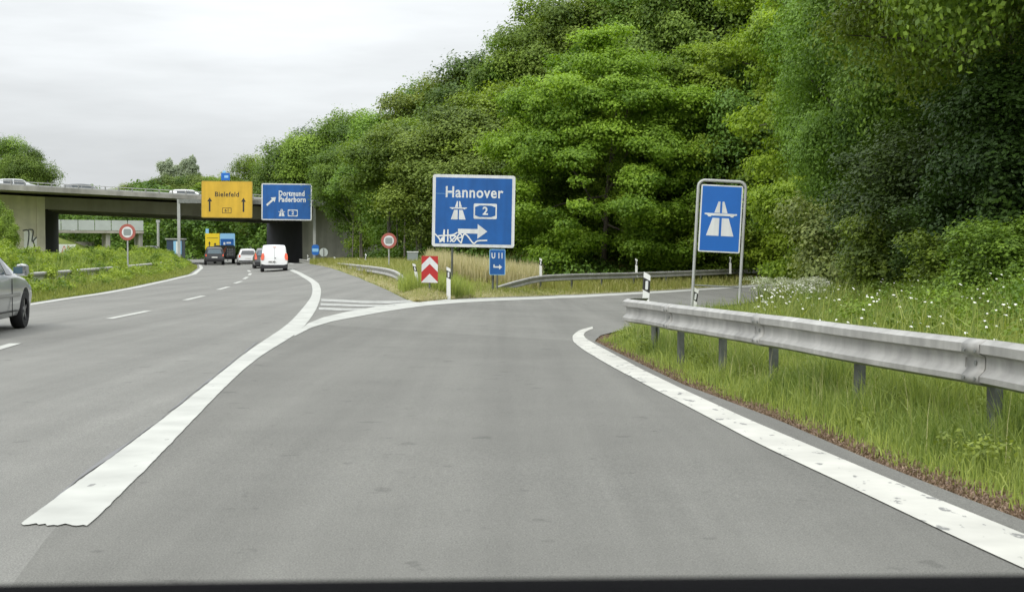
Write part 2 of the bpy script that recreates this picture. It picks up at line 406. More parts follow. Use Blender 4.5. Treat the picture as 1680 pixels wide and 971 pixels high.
def marking_material(name, base, wear):
    m = bpy.data.materials.new(name); m.use_nodes = True; t = m.node_tree; b = t.nodes['Principled BSDF']; b.inputs['Roughness'].default_value = .7
    tcn = t.nodes.new('ShaderNodeTexCoord'); mpn = t.nodes.new('ShaderNodeMapping'); mpn.inputs['Scale'].default_value = (1, .45, 1)
    t.links.new(tcn.outputs['Object'], mpn.inputs[0])
    n = t.nodes.new('ShaderNodeTexNoise'); n.inputs['Scale'].default_value = 9; n.inputs['Detail'].default_value = 5; n.inputs['Roughness'].default_value = .6
    t.links.new(mpn.outputs[0], n.inputs['Vector'])
    r = t.nodes.new('ShaderNodeValToRGB'); e = r.color_ramp.elements
    e[0].position = wear; e[0].color = (.20, .20, .19, 1); e[1].position = wear + .035; e[1].color = (*base, 1)
    t.links.new(n.outputs['Fac'], r.inputs[0])
    n2 = t.nodes.new('ShaderNodeTexNoise'); n2.inputs['Scale'].default_value = 2.0; n2.inputs['Detail'].default_value = 7; t.links.new(tcn.outputs['Object'], n2.inputs['Vector'])
    mr = t.nodes.new('ShaderNodeMapRange'); mr.inputs[1].default_value = .3; mr.inputs[2].default_value = .7; mr.inputs[3].default_value = .80; mr.inputs[4].default_value = 1.08
    t.links.new(n2.outputs['Fac'], mr.inputs[0])
    v = t.nodes.new('ShaderNodeVectorMath'); v.operation = 'SCALE'; t.links.new(r.outputs[0], v.inputs[0]); t.links.new(mr.outputs[0], v.inputs['Scale'])
    t.links.new(v.outputs[0], b.inputs['Base Color']); return m
M['line'] = marking_material('line_paint', (.43, .435, .40), .30)
M['linefaint'] = marking_material('line_paint_faint', (.36, .365, .34), .38)
M['lineworn'] = marking_material('line_paint_worn', (.48, .475, .43), .36)

gx = axis([(-900, -80, 40), (-80, -30, 2), (-30, 30, .5), (30, 80, 2), (80, 900, 40)])
gy = axis([(-60, 4, 4), (4, 60, .5), (60, 180, 1), (180, 400, 8), (400, 1600, 60)])
tag(grid_mesh('ground', np.repeat(gx[None], len(gy), 0), gy, -.035, M['ground']), kind='structure')

def wpts(L): return [tuple(g(*p)[:2]) for p in L]
# right boundary of the ramp asphalt on the near side
marg = wpts([(1680, 853), (1578, 814), (1425, 753), (1273, 687), (1120, 630), (1060, 601), (1010, 577), (975, 559)])
RR = [(2.85, -10), (2.75, 3)] + [(x, y) for x, y in marg] + [(1.55, 24.5), (2.4, 28), (3.3, 32), (5.6, 42), (9.9, 54), (19.5, 71), (33, 90), (60, 125), (110, 175)]
WL = [(-1.2, -10), (-1.55, 3)] + wpts([(92, 861), (232, 742), (312, 680), (375, 630), (425, 575), (460, 553), (490, 530), (512, 503)])
RL = WL + [(-4.6, 33), (-2.7, 38.6)] + wpts([(760, 489.5), (840, 486.5), (920, 483.5), (1000, 480.5), (1060, 477.5), (1160, 471.5), (1282, 463.5)]) + [(24, 98), (48, 132), (100, 188)]
MR = WL + [(-4.6, 33), (-2.7, 38.6)] + wpts([(640, 478), (590, 456), (560, 445.5)]) + [(-12.4, 92), (-15.6, 107), (-20.2, 130), (-24.5, 148), (-37.5, 200), (-68, 310), (-100, 400)]
leftline = wpts([(48, 500), (101, 491.5), (170, 481.5), (222, 472), (283, 458.5), (318, 450), (333, 443)])
ML = [(-10.4, -10), (-11.2, 20)] + [(x - .3, y) for x, y in leftline[:-1]] + [(-24.0, 107), (-29.2, 130), (-34.3, 150), (-48, 200), (-78, 310), (-111, 400)]
def fx(P, y):
    P = sorted(P, key=lambda p: p[1]); return np.interp(y, [p[1] for p in P], [p[0] for p in P])
ys = axis([(-10, 110, .5), (110, 175, 1)]); ym = axis([(-10, 110, .5), (110, 390, 2)])
def strip_grid(name, PL, PR, Y, n, off, m):
    a = fx(PL, Y); b = fx(PR, Y); t = np.linspace(0, 1, n)
    return grid_mesh(name, a[:, None] * (1 - t) + b[:, None] * t, Y, off, m)
tag(strip_grid('main_road', ML, MR, ym, 21, 0.0, M['asphalt']), kind='structure')
tag(strip_grid('exit_road', RL, RR, ys, 17, 0.0, M['asphalt2']), kind='structure')

def marking(name, left, right, m, step=.4, jag=0.0, world=False, sm_=0, end=0):
    A = left if world else wpts(left); B = right if world else wpts(right)
    def res(P, n):
        P = np.array(P); d = np.r_[0, np.cumsum(np.hypot(*np.diff(P, axis=0).T))]; s_ = np.linspace(0, d[-1], n)
        return np.stack([np.interp(s_, d, P[:, 0]), np.interp(s_, d, P[:, 1])], 1)
    L = np.hypot(*np.diff(np.array(A), axis=0).T).sum(); n = max(3, int(L / step))
    a, b = res(A, n), res(B, n)
    if sm_:
        sm_ = int(sm_ * (.4 / step) ** 2) if step < .4 else sm_
        for q in (a, b):
            for _ in range(sm_): q[1:-1] = .25 * q[:-2] + .5 * q[1:-1] + .25 * q[2:]
    if jag: a += rng.normal(0, jag, a.shape); b += rng.normal(0, jag, b.shape)
    k = 3 if not end else 14; V = []; F = []
    for i in range(n):
        for j in range(k + 1):
            p = a[i] * (1 - j / k) + b[i] * j / k
            if end and i == 0: p = p + np.array([0, rng.uniform(-end, end * .4)])
            V.append((p[0], p[1], 0))
    V = np.array(V); V[:, 2] = H(V[:, 0], V[:, 1]) + .007
    for i in range(n - 1):
        for j in range(k):
            q = i * (k + 1) + j; F.append([q, q + 1, q + k + 2, q + k + 1])
    o = mesh_obj(name, V, F, m); tag(o, kind='structure'); return o
marking('road_marking', [(33, 861), (105, 808), (152, 775), (195, 743), (280, 680), (350, 622), (405, 577), (440, 554), (462, 541), (480, 525), (500, 502), (511, 487), (513, 476), (511, 465), (502, 458), (489, 450), (474, 443.5)],
        [(148, 861), (172, 840), (270, 742), (350, 653), (400, 605), (440, 573), (468, 562), (483, 551), (497, 539), (508, 525), (519, 508), (525, 492), (527, 476), (523, 465), (512, 457), (497, 449), (480, 441.5)], M['line'], .10, jag=.0022, sm_=40, end=.05)
marking('road_patch', [(62, 838), (118, 790), (222, 719), (330, 634), (420, 562)], [(74, 830), (128, 788), (230, 716), (335, 631), (423, 561)], mat('joint_seal', (.15, .15, .15), .7, noise=(3, .15)), jag=.01)
far_r = [(-16.6, 106), (-20.9, 128), (-25.6, 148), (-38.6, 200), (-69, 310)]
marking('road_marking', [(x - .15, y) for x, y in far_r], [(x + .15, y) for x, y in far_r], M['line'], 1, world=True)
marking('road_marking', [(483, 549), (505, 531), (530, 521), (570, 511.5), (640, 499.5), (690, 494.5), (760, 491), (840, 488.3), (920, 485.2), (1000, 482), (1060, 479), (1160, 473), (1282, 464.7)],
        [(483, 552), (510, 538), (545, 527.5), (590, 519), (640, 510), (700, 501.5), (760, 496.5), (840, 492.6), (920, 489), (1000, 485.3), (1060, 482), (1160, 475.5), (1282, 466.8)], M['line'])
marking('road_marking', [(527, 490.5), (600, 494), (640, 494), (690, 491.5), (735, 490.5)], [(527, 494.5), (600, 498), (640, 498), (690, 495), (735, 493)], M['linefaint'])
marking('road_marking', [(526, 497.5), (600, 500.5), (652, 500)], [(526, 501.5), (600, 504), (640, 503)], M['linefaint'])
marking('road_marking', [(523, 504.5), (565, 506), (600, 506)], [(523, 508.5), (560, 510), (585, 509.5)], M['linefaint'])
marking('road_marking', [(972, 536), (950, 542), (939, 551), (940, 561), (958, 575), (1000, 600), (1075, 640), (1120, 663), (1250, 732), (1400, 802), (1500, 850), (1600, 898), (1680, 934), (1900, 1035)],
        [(973, 539.5), (962, 543.5), (957, 549), (960, 555), (975, 564), (1003, 579), (1050, 605), (1122, 640), (1235, 692), (1387, 756), (1540, 821), (1680, 877), (1950, 990)], M['lineworn'], .25, sm_=2)
LLc = [(-10.1, -10), (-10.9, 20)] + leftline[:-1] + [(-23.7, 107), (-28.9, 130), (-34, 150), (-47.6, 200), (-77, 310)]
marking('road_marking', [(x - .13, y) for x, y in LLc], [(x + .13, y) for x, y in LLc], M['line'], .8, world=True)
def dash(p0, p1, wd=.15):
    a = Vector(p0); b = Vector(p1); d = (b - a).normalized(); n_ = Vector((d.y, -d.x)) * wd / 2
    marking('road_marking', [tuple(a - n_), tuple(b - n_)], [tuple(a + n_), tuple(b + n_)], M['line'], .5, world=True)
for a_, b_ in (((178, 523.5), (243, 510.5)), ((303, 492.8), (334, 485.5)), ((358, 475.5), (375, 470.5)), ((385, 465.2), (396, 461.5)), ((400, 458), (406, 454.5)), ((409, 451.5), (411, 448.5)), ((410, 446), (407, 443.5))):
    A_, B_ = wpts([a_, b_]); dash(A_, B_, .17)
dash((-6.6, 15.5), (-7.2, 20.3), .17)
for (x, y) in ((-24.3, 128), (-29.6, 148), (-33, 163), (-38, 182)): dash((x, y), (x - 1.0, y + 4.2))

# ------------------------------------------------------------------ bridge
def bp(px, D, z): return Vector(((px - CX) / FPX * D, D, z))
def bD(px): return 130 + 17 * px / 520
def lerp(a, b, t): return a + (b - a) * t
def ztop(px): return lerp(6.95, 6.0, px / 520)
def zcb(px): return ztop(px) - lerp(.43, .30, px / 520)
def zgb(px): return lerp(5.40, 4.38, px / 520)
NEAR = lambda px, z: bp(px, bD(px), z)
far_v = Vector((-5.6, 17, 0))
bridge = empty('road_bridge', NEAR(280, 0))
tag(bridge, 'grey concrete motorway bridge crossing the road behind the yellow and blue signs', 'bridge')
bl = -Vector(bridge.location)
def quadbox(mb, pxa, pxb, z0f, z1f, off0, off1):
    dv = far_v.normalized()
    a0, b0 = NEAR(pxa, 0) + dv * off0 + bl, NEAR(pxb, 0) + dv * off0 + bl
    a1, b1 = NEAR(pxa, 0) + dv * off1 + bl, NEAR(pxb, 0) + dv * off1 + bl
    Z = Vector((0, 0, 1))
    mb.hexa([a0 + Z * z0f(pxa), b0 + Z * z0f(pxb), b1 + Z * z0f(pxb), a1 + Z * z0f(pxa),
             a0 + Z * z1f(pxa), b0 + Z * z1f(pxb), b1 + Z * z1f(pxb), a1 + Z * z1f(pxa)])
    return mb
m_ = MB(); quadbox(m_, -700, 900, zcb, ztop, -.25, .0); quadbox(m_, -700, 900, zcb, ztop, 17.2, 17.45)
m_.build('edge_beam', M['concrete2'], bridge)
m_ = MB(); quadbox(m_, -700, 900, lambda p: zcb(p) + .01, lambda p: ztop(p) - .12, .003, 17.197); m_.build('deck', M['girder'], bridge)
m_ = MB(); quadbox(m_, 66, 520, zgb, lambda p: zcb(p) + .008, .05, .75); quadbox(m_, 66, 520, zgb, lambda p: zcb(p) + .008, 16.3, 17.0)
for o_ in (4.2, 8.3, 12.4): quadbox(m_, 66, 520, zgb, lambda p: zcb(p) + .008, o_, o_ + .6)
m_.build('girder', M['girder'], bridge)
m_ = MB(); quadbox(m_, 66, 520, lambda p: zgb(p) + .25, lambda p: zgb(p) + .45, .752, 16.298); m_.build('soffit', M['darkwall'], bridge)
Zf = lambda p: -.5
# left abutment: pale front face and inner side coloured dark as shade
m_ = MB(); quadbox(m_, -330, 61, Zf, lambda p: zcb(p) - .006, .02, 17.1); m_.build('abutment', M['concrete'], bridge)['label'] = 'pale concrete left abutment with a vertical joint'
m_ = MB(); quadbox(m_, 61.2, 75, Zf, lambda p: zcb(p) - .01, -.12, .6); m_.build('abutment_corner', M['concrete'], bridge)
def hex_w(mb, A, B, C_, D_, z0, z1f):
    Z = Vector((0, 0, 1)); P = [A, B, C_, D_]
    mb.hexa([p + bl + Z * z0 for p in P] + [p + bl + Z * z for p, z in zip(P, z1f)]); return mb
n75 = NEAR(75, 0); dv = far_v.normalized()
f95 = bp(97, bD(75) + 17, 0)
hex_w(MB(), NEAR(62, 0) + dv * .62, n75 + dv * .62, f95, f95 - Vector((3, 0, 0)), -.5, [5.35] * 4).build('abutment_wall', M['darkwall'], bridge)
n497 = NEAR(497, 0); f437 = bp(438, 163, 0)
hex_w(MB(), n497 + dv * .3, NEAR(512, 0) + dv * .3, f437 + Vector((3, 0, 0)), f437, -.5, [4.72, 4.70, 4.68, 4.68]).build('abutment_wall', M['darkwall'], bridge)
m_ = MB(); quadbox(m_, 496.6, 514, Zf, lambda p: zgb(p) + .9, -.1, .28); m_.build('abutment_corner', M['concrete2'], bridge)
m_ = MB(); quadbox(m_, 515, 700, Zf, lambda p: zcb(p) - .006, .02, 1.2); m_.build('abutment', M['concrete2'], bridge)['label'] = 'grey concrete right abutment half hidden by trees'
# railings on both deck edges
for off, nm in ((-.12, 0), (17.3, 1)):
    base = lambda px: NEAR(px, ztop(px)) + dv * off + bl
    rm = MB(); bm_ = MB()
    pxs = list(np.arange(-90, 880, 22.0))
    for k in range(len(pxs) - 1):
        a, b = base(pxs[k]), base(pxs[k + 1])
        for zz, hh, mb in ((.86, .07, rm), (.50, .26, bm_)):
            d = (b - a); L = d.length; rot = d.to_track_quat('X', 'Z').to_matrix()
            mb.box((a + b) / 2 + Vector((0, 0, zz)), (L + .01, .05, hh), rot)
    rail = bm_.build('crash_barrier', M['galv'], bridge); rm.build('handrail', M['galv'], rail)
    for px in pxs:
        if px < 600: MB().box(base(px) + Vector((0, 0, .42)), (.10, .10, .86)).build('railing_post', M['galvdark'], rail)

def graffiti(name, parent, strokes, wd, y, m, th=.004):
    mb = MB()
    for st in strokes:
        for i in range(len(st) - 1):
            a = Vector((st[i][0], st[i][1])); b = Vector((st[i + 1][0], st[i + 1][1])); d = (b - a)
            if d.length < 1e-6: continue
            n_ = Vector((-d.y, d.x)).normalized() * wd / 2; e_ = d.normalized() * wd * .3
            mb.prism([tuple(a - n_ - e_), tuple(b - n_ + e_), tuple(b + n_ + e_), tuple(a + n_ - e_)], y - th - i * .00015, y)
    return mb.build(name, m, parent)
def smooth_stroke(P, n=5):
    out_ = []
    P = [P[0]] + list(P) + [P[-1]]
    for i in range(1, len(P) - 2):
        p0, p1, p2, p3 = [np.array(q, float) for q in P[i - 1:i + 3]]
        for k in range(n):
            t = k / n
            out_.append(tuple(.5 * ((2 * p1) + (-p0 + p2) * t + (2 * p0 - 5 * p1 + 4 * p2 - p3) * t * t + (-p0 + 3 * p1 - 3 * p2 + p3) * t ** 3)))
    out_.append(tuple(P[-2])); return out_
# graffiti on the left abutment face
gfr = empty('tmp', (0, 0, 0)); gfr.parent = bridge
ang = math.atan2((NEAR(61, 0) - NEAR(0, 0)).y, (NEAR(61, 0) - NEAR(0, 0)).x)
gfr.name = 'graffiti'; gfr.location = NEAR(46, 0) + bl; gfr.rotation_euler = (0, 0, ang)
plate('graffiti_fill', [(-1.3, 1.5), (-1.2, 3.0), (-.7, 3.35), (-.3, 3.1), (.2, 3.3), (.6, 2.6), (1.1, 2.5), (1.5, 1.9), (1.6, 1.0), (-.6, .9)], -.03, .02, M['graffiti'], gfr)
graffiti('graffiti_outline', gfr, [smooth_stroke([(-1.3, 1.4), (-1.2, 3.1), (-.6, 3.3), (-.7, 1.6)]), smooth_stroke([(-.5, 3.2), (.1, 3.1), (-.1, 1.2)]), smooth_stroke([(.1, 3.3), (.5, 3.2), (.4, 2.2), (.9, 2.6), (1.5, 2.0), (1.6, 1.0)]), smooth_stroke([(.5, 2.2), (.8, 1.1)])], .12, -.052, M['cargrey'])

# far structures seen through the opening
def wallbox(name, pxa, Da, pxb, Db, z0, z1, th, m, label, cat):
    a, b = bp(pxa, Da, 0), bp(pxb, Db, 0); d = b - a
    o = empty(name, (a + b) / 2, math.atan2(d.y, d.x)); tag(o, label, cat); return o, d.length
o, L = wallbox('far_overpass', 40, 196, 231, 205, 4, 5, 1, None, 'narrow overpass with pale panels seen through the bridge opening', 'overpass')
MB().box((0, 0, 4.0), (L, 3, .35)).build('deck', M['girder'], o)
pm = MB(); n_ = 7
for i in range(n_): pm.box((-L / 2 + L / n_ * (i + .5), -1.45, 4.95), (L / n_ - .12, .08, 1.45))
pm.build('parapet_panels', M['panel'], o); [MB().box((q, 0, 1.9), (.6, 2, 3.85)).build('pillar', M['concrete2'], o) for q in (-L / 2 + 11.5, L / 2 - .3)]
o, L = wallbox('retaining_wall', 60, 215, 153, 222, 0, 3, 1, None, 'low dark retaining wall with grey cap beyond the bridge opening', 'wall')
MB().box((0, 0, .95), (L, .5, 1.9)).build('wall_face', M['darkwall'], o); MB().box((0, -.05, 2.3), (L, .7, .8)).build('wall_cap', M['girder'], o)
o, L = wallbox('painted_wall', 96, 180, 124, 182, 0, 3, 1, None, 'whitish graffiti covered wall piece low in the bridge opening', 'wall')
MB().box((0, 0, .9), (L, .3, 2.5)).build('wall_face', M['graffiti'], o)
graffiti('graffiti', o, [smooth_stroke([(-.9, .9), (-.5, 1.9), (-.2, 1.0)]), smooth_stroke([(.1, 1.9), (.5, 1.2), (.2, .9), (.8, 1.7)])], .12, -.153, M['pink'])

# ------------------------------------------------------------------ signs
def arrow_pts(L, wd, hl, hw, cx, cz, ang):
    P = [(-L / 2, -wd / 2), (L / 2 - hl, -wd / 2), (L / 2 - hl, -hw / 2), (L / 2, 0), (L / 2 - hl, hw / 2), (L / 2 - hl, wd / 2), (-L / 2, wd / 2)]
    c, s_ = math.cos(ang), math.sin(ang)
    return [(cx + x * c - z * s_, cz + x * s_ + z * c) for x, z in P]
def autobahn_symbol(parent, cx, cz, k, m, back, y):
    """white motorway emblem; k = height"""
    s_ = k
    road = MB()
    for sg in (-1, 1):
        road.prism([(cx + sg * .035 * s_, cz - .5 * s_), (cx + sg * .40 * s_, cz - .5 * s_), (cx + sg * .235 * s_, cz + .02 * s_), (cx + sg * .035 * s_, cz + .02 * s_)][::sg], y - .004, y)
        road.prism([(cx + sg * .03 * s_, cz + .17 * s_), (cx + sg * .19 * s_, cz + .17 * s_), (cx + sg * .085 * s_, cz + .5 * s_), (cx + sg * .03 * s_, cz + .5 * s_)][::sg], y - .004, y)
    P = [(-.47, .155), (-.47, .115), (-.39, .10), (-.36, .055), (-.30, .055), (-.27, .085), (.27, .085), (.30, .055), (.36, .055), (.39, .10), (.47, .115), (.47, .155)]
    road.prism([(cx + a * s_, cz + b * s_) for a, b in P], y - .0055, y)
    return road.build('motorway_symbol', m, parent)
def hex_badge(parent, cx, cz, wd, hh, num, m, back, y):
    b = MB().prism(rrect(wd, hh, hh * .08, cx, cz), y - .004, y).build('number_badge', m, parent)
    w2, h2 = wd * .88, hh * .76
    MB().prism([(cx - w2 / 2, cz - h2 * .36), (cx - w2 * .28, cz - h2 / 2), (cx + w2 * .28, cz - h2 / 2), (cx + w2 / 2, cz - h2 * .36), (cx + w2 / 2, cz + h2 * .36), (cx + w2 * .28, cz + h2 / 2), (cx - w2 * .28, cz + h2 / 2), (cx - w2 / 2, cz + h2 * .36)], y - .007, y - .0035).build('badge_field', back, b)
    text_mesh('digit', num, hh * .72, m, b, (cx, y - .0085, cz - .0), bold=.03)
def panel(root, w_, h_, zc, field, border, bw, r, th=.05, y=0):
    p = MB().prism(rrect(w_, h_, r, 0, zc), y - th, y).build('sign_panel', border, root)
    MB().prism(rrect(w_ - 2 * bw, h_ - 2 * bw, max(.01, r - bw), 0, zc), y - th - .004, y - th + .002).build('sign_field', field, p)
    return p

# Hannover sign
D = 47.0
base = g(775, 478); D = base.y
ppm = FPX / D; c = atD(774.5, 346.5, D)
hs = empty('direction_sign', (c.x, D, Hf(c.x, D)), R(3), (0, R(1.1)))
tag(hs, 'large blue motorway direction sign reading Hannover with graffiti along its lower edge', 'road sign')
W_, H_ = 135 / ppm, 118 / ppm; zc = c.z - hs.location.z; yf = -.054
pn = panel(hs, W_, H_, zc, M['signblue'], M['signwhite'], 5 / ppm, .10)
text_mesh('lettering', 'Hannover', .61, M['signwhite'], pn, (0, yf - .003, zc + .72), width=94 / ppm, bold=.02)
autobahn_symbol(pn, -25 / ppm, zc + .02, 30 / ppm, M['signwhite'], M['signblue'], yf)
hex_badge(pn, 19 / ppm, zc + .0, 38 / ppm, 25 / ppm, '2', M['signwhite'], M['signblue'], yf)
MB().prism(arrow_pts(48 / ppm, 7.5 / ppm, 16 / ppm, 24 / ppm, -1 / ppm, zc - 33 / ppm, R(0)), yf - .004, yf).build('arrow', M['signwhite'], pn)
k = 1 / ppm
def gp(L): return smooth_stroke([((x - 774.5) * k, zc - (y - 346.5) * k) for x, y in L], 4)
graffiti('graffiti_tag', pn, [gp([(712, 385), (718, 391), (722, 397), (724, 391), (720, 398)]), gp([(725, 396), (727, 378), (727, 398)]), gp([(733, 397), (733, 378), (733, 397)]), gp([(718, 388), (740, 386), (748, 382)]), gp([(737, 397), (746, 388), (737, 389), (743, 397), (752, 384), (756, 389), (749, 392), (755, 399)]), gp([(755, 399), (759, 385), (765, 387), (775, 399), (782, 395), (797, 394)])], 2.2 / ppm, yf - .0045, M['white'])
MB().prism([((700 - 774.5 + 12) * k, zc + 27.5 * k), ((760 - 774.5) * k, zc + 27.3 * k), ((760 - 774.5) * k, zc + 27.7 * k), ((712 - 774.5) * k, zc + 27.9 * k)], yf - .0015, yf).build('panel_joint', M['lb'], pn)
for sx in (-.82, .82):
    MB().tube([(sx, .09, -.15), (sx, .09, zc + H_ / 2 - .1)], .045, 10).build('post', M['postdark'], hs, True)
    for q in (-.6, .6): MB().box((sx, .03, zc + q), (.16, .08, .05)).build('clamp', M['galv'], hs)
# small blue diversion sign below it
D2 = hs.location.y - .12; pp = FPX / D2; c = atD(815.5, 430, D2)
us = empty('diversion_sign', (c.x, D2, Hf(c.x, D2)), R(2), (0, R(.5))); zz = c.z - us.location.z
tag(us, 'small blue diversion sign U 11 with arrow below the big Hannover sign', 'road sign')
p2 = panel(us, 26 / pp, 42 / pp, zz, M['signblue'], M['lb'], 1.0 / pp, .05, .02)
text_mesh('lettering', 'U 11', .30, M['signwhite'], p2, (0, -.028, zz + 10 / pp), width=18 / pp, bold=.035)
MB().prism(arrow_pts(14 / pp, 2.4 / pp, 5 / pp, 8.5 / pp, 1 / pp, zz - 8 / pp, 0), -.029, -.024).prism([(-6.5 / pp, zz - 4 / pp), (-6.5 / pp, zz - 9 / pp), (-4.3 / pp, zz - 9.1 / pp), (-4.3 / pp, zz - 4 / pp)], -.0285, -.0235).build('arrow', M['signwhite'], p2)
MB().tube([(0, .03, -.1), (0, .03, zz)], .03, 8).build('post', M['postdark'], us, True)
# chevron board
c0 = g(705, 489); D3 = c0.y; pp = FPX / D3; c = atD(704.5, 442, D3)
ch = empty('chevron_board', (c.x, D3, Hf(c.x, D3)), 0, (0, R(.6))); zz = c.z - ch.location.z
tag(ch, 'red and white chevron board on a post at the tip of the grass island', 'road sign')
w2, h2 = 27 / pp, 44 / pp
pb = MB().prism(rrect(w2, h2, .015, 0, zz), -.02, 0).build('board', M['signred'], ch)
wh = MB(); wm = w2 / 2
def chev(zapex, t):
    a = wm * .98
    lo, hi = zz - h2 / 2 + .006, zz + h2 / 2
    P = [(-wm + .004, zapex - a), (0, zapex), (wm - .004, zapex - a), (wm - .004, zapex - a - t), (0, zapex - t), (-wm + .004, zapex - a - t)]
    P = [(x, max(z, lo)) for x, z in P]
    return P
wh.prism(chev(zz + h2 / 2 - .02, h2 * .27), -.024, -.0195)
wh.prism([(-wm + .004, zz - h2 / 2 + .006), (wm - .004, zz - h2 / 2 + .006), (wm - .004, zz - h2 / 2 + .03), (0, zz - h2 * .16), (-wm + .004, zz - h2 / 2 + .03)], -.024, -.0195)
wh.build('white_stripes', M['signwhite'], pb)
MB().tube([(0, .03, -.2), (0, .03, zz + h2 / 2 - .1)], .03, 8).build('post', M['postdark'], ch, True)
MB().box((0, .015, zz), (.14, .03, .05)).build('clamp', M['galvdark'], ch)

# motorway start sign in its tubular frame
c0 = g(1134, 507); D4 = 31.0; pp = FPX / D4
cl, cr_ = atD(1134, 500, D4), atD(1211, 500, D4); gz = Hf((cl.x + cr_.x) / 2, D4)
ms = empty('motorway_sign', ((cl.x + cr_.x) / 2, D4, gz), R(-2), (0, R(2.9)))
tag(ms, 'blue motorway symbol sign leaning in a grey tubular frame behind the guardrail', 'road sign')
zt = (atD(1180, 297, D4).z - gz); hw = 77 / pp / 2
fr = MB(); r0 = .035
path = [(-hw, 0, -.3), (-hw, 0, zt - .14)] + [(-hw + .14 - .14 * math.cos(R(a)), 0, zt - .14 + .14 * math.sin(R(a))) for a in (25, 50, 75, 90)] + [(hw - .14 + .14 * math.sin(R(a)), 0, zt - .14 + .14 * math.cos(R(a))) for a in (0, 25, 50, 75)] + [(hw, 0, zt - .14), (hw, 0, -.3)]
fr.tube(path, r0, 10).build('tubular_frame', M['galv'], ms, True)
MB().tube([(-hw, 0, zt - 1.93 - .39), (hw, 0, zt - 1.93 - .39)], .016, 8).build('crossbar', M['galvdark'], ms, True)
zc = (atD(1180, 359, D4).z - gz)
pnl = panel(ms, 68 / pp, 110 / pp, zc, M['signblue2'], M['signwhite'], 2.2 / pp, .03, .03, -.02)
autobahn_symbol(pnl, 0, zc + .0, 56 / pp, M['signwhite'], None, -.054)
for q in ((.03, zc + .45), (.03, zc - .45), (0, zt - .115)): MB().box((0, q[0], q[1]), (2 * hw - .06, .04, .055)).build('bracket', M['black'], ms)

# gantry with the yellow and the blue sign
def gD(px): return 127 + (px - 294) * .01
def gan(px, z): D_ = gD(px); return Vector(((px - CX) / FPX * D_, D_, z))
ga = gan(294, 0); gb = gan(516, 0); gd = gb - ga
gz0 = Hf(ga.x, ga.y)
gt = empty('sign_gantry', ga, math.atan2(gd.y, gd.x)); gl = gd.length
tag(gt, 'slim steel sign gantry standing across the road just before the bridge', 'gantry')
zb = 1.35 + (411 - 327) / (FPX / ga.y)
zb2 = 1.35 + (411 - 331) / (FPX / gb.y)
MB().box((0, 0, zb / 2 - .3), (.26, .26, zb + .6)).build('post', M['galv'], gt)
MB().box((gl, 0, zb2 / 2 - .2), (.24, .24, zb2 + .9)).build('post', M['galv'], gt)
MB().hexa([(0, -.2, zb - .35), (gl + 1.0, -.2, zb2 - .35), (gl + 1.0, .2, zb2 - .35), (0, .2, zb - .35), (0, -.2, zb), (gl + 1.0, -.2, zb2), (gl + 1.0, .2, zb2), (0, .2, zb)]).build('beam', M['galvdark'], gt)
def gsign(pxc, pyc, wpx, hpx, nm, label, field, border, bw):
    D_ = gD(pxc) - .62; pp = FPX / D_; c = atD(pxc, pyc, D_)
    e = empty(nm, c, R(2), (0, R(.6))); tag(e, label, 'road sign')
    return e, panel(e, wpx / pp, hpx / pp, 0, field, border, bw / pp, .12, .08), pp
ys_, yp, pp = gsign(372.5, 327.5, 83, 60, 'direction_sign', 'yellow direction sign with two straight arrows hanging in front of the bridge', M['signyellow'], mat('yellow_rim', (.40, .27, .04), .5), 1.2)
for px in (-28, 27): MB().prism(arrow_pts(23 / pp, 2.6 / pp, 6.5 / pp, 8 / pp, px / pp, -8.5 / pp, R(90)), -.088, -.083).build('arrow', M['black'], yp)
text_mesh('lettering', 'Bielefeld', .6, M['black'], yp, (0, -.086, 8 / pp), width=39 / pp, bold=.02)
MB().ring(rrect(15 / pp, 9 / pp, .05, 0, -18 / pp), rrect(13.4 / pp, 7.4 / pp, .04, 0, -18 / pp), -.088, -.083).build('number_box', M['black'], yp)
text_mesh('digit', '61', .4, M['black'], yp, (0, -.087, -18 / pp), bold=.02)
[MB().box((q, .25, -.1), (.1, .35, 2.2)).build('bracket', M['galvdark'], ys_) for q in (-.9, .9)]
bs_, bpn, pp = gsign(470.5, 331.5, 82, 60, 'direction_sign', 'blue direction sign with diagonal arrow reading Dortmund Paderborn in front of bridge', M['signblue'], M['signwhite'], 1.9)
text_mesh('lettering', 'Dortmund', .66, M['signwhite'], bpn, (8 / pp, -.086, 13.5 / pp), width=42 / pp, bold=.035)
text_mesh('lettering', 'Paderborn', .66, M['signwhite'], bpn, (9 / pp, -.086, 3.8 / pp), width=44 / pp, bold=.035)
MB().prism(arrow_pts(20 / pp, 3.2 / pp, 7 / pp, 10 / pp, -25 / pp, 1 / pp, R(42)), -.089, -.083).build('arrow', M['signwhite'], bpn)
autobahn_symbol(bpn, -8 / pp, -17.5 / pp, 12 / pp, M['signwhite'], None, -.084)
hex_badge(bpn, 10 / pp, -18 / pp, 16 / pp, 11 / pp, '2', M['signwhite'], M['signblue'], -.084)
[MB().box((q, .25, .1), (.1, .35, 2.2)).build('bracket', M['galvdark'], bs_) for q in (-.9, .9)]
# pole under / behind the bridge
for px, D_, yt in ((260, 166, 361),):
    c = bp(px, D_, 0); h_ = atD(px, yt, D_).z
    e = MB().tube([(0, 0, -.2), (0, 0, h_)], .15, 10).box((0, 0, h_ - .15), (.4, .3, .3)).build('lamp_post', M['galv'], None, True, loc=c)
    tag(e, 'pale steel pole standing beyond the bridge left of the gantry post', 'pole')
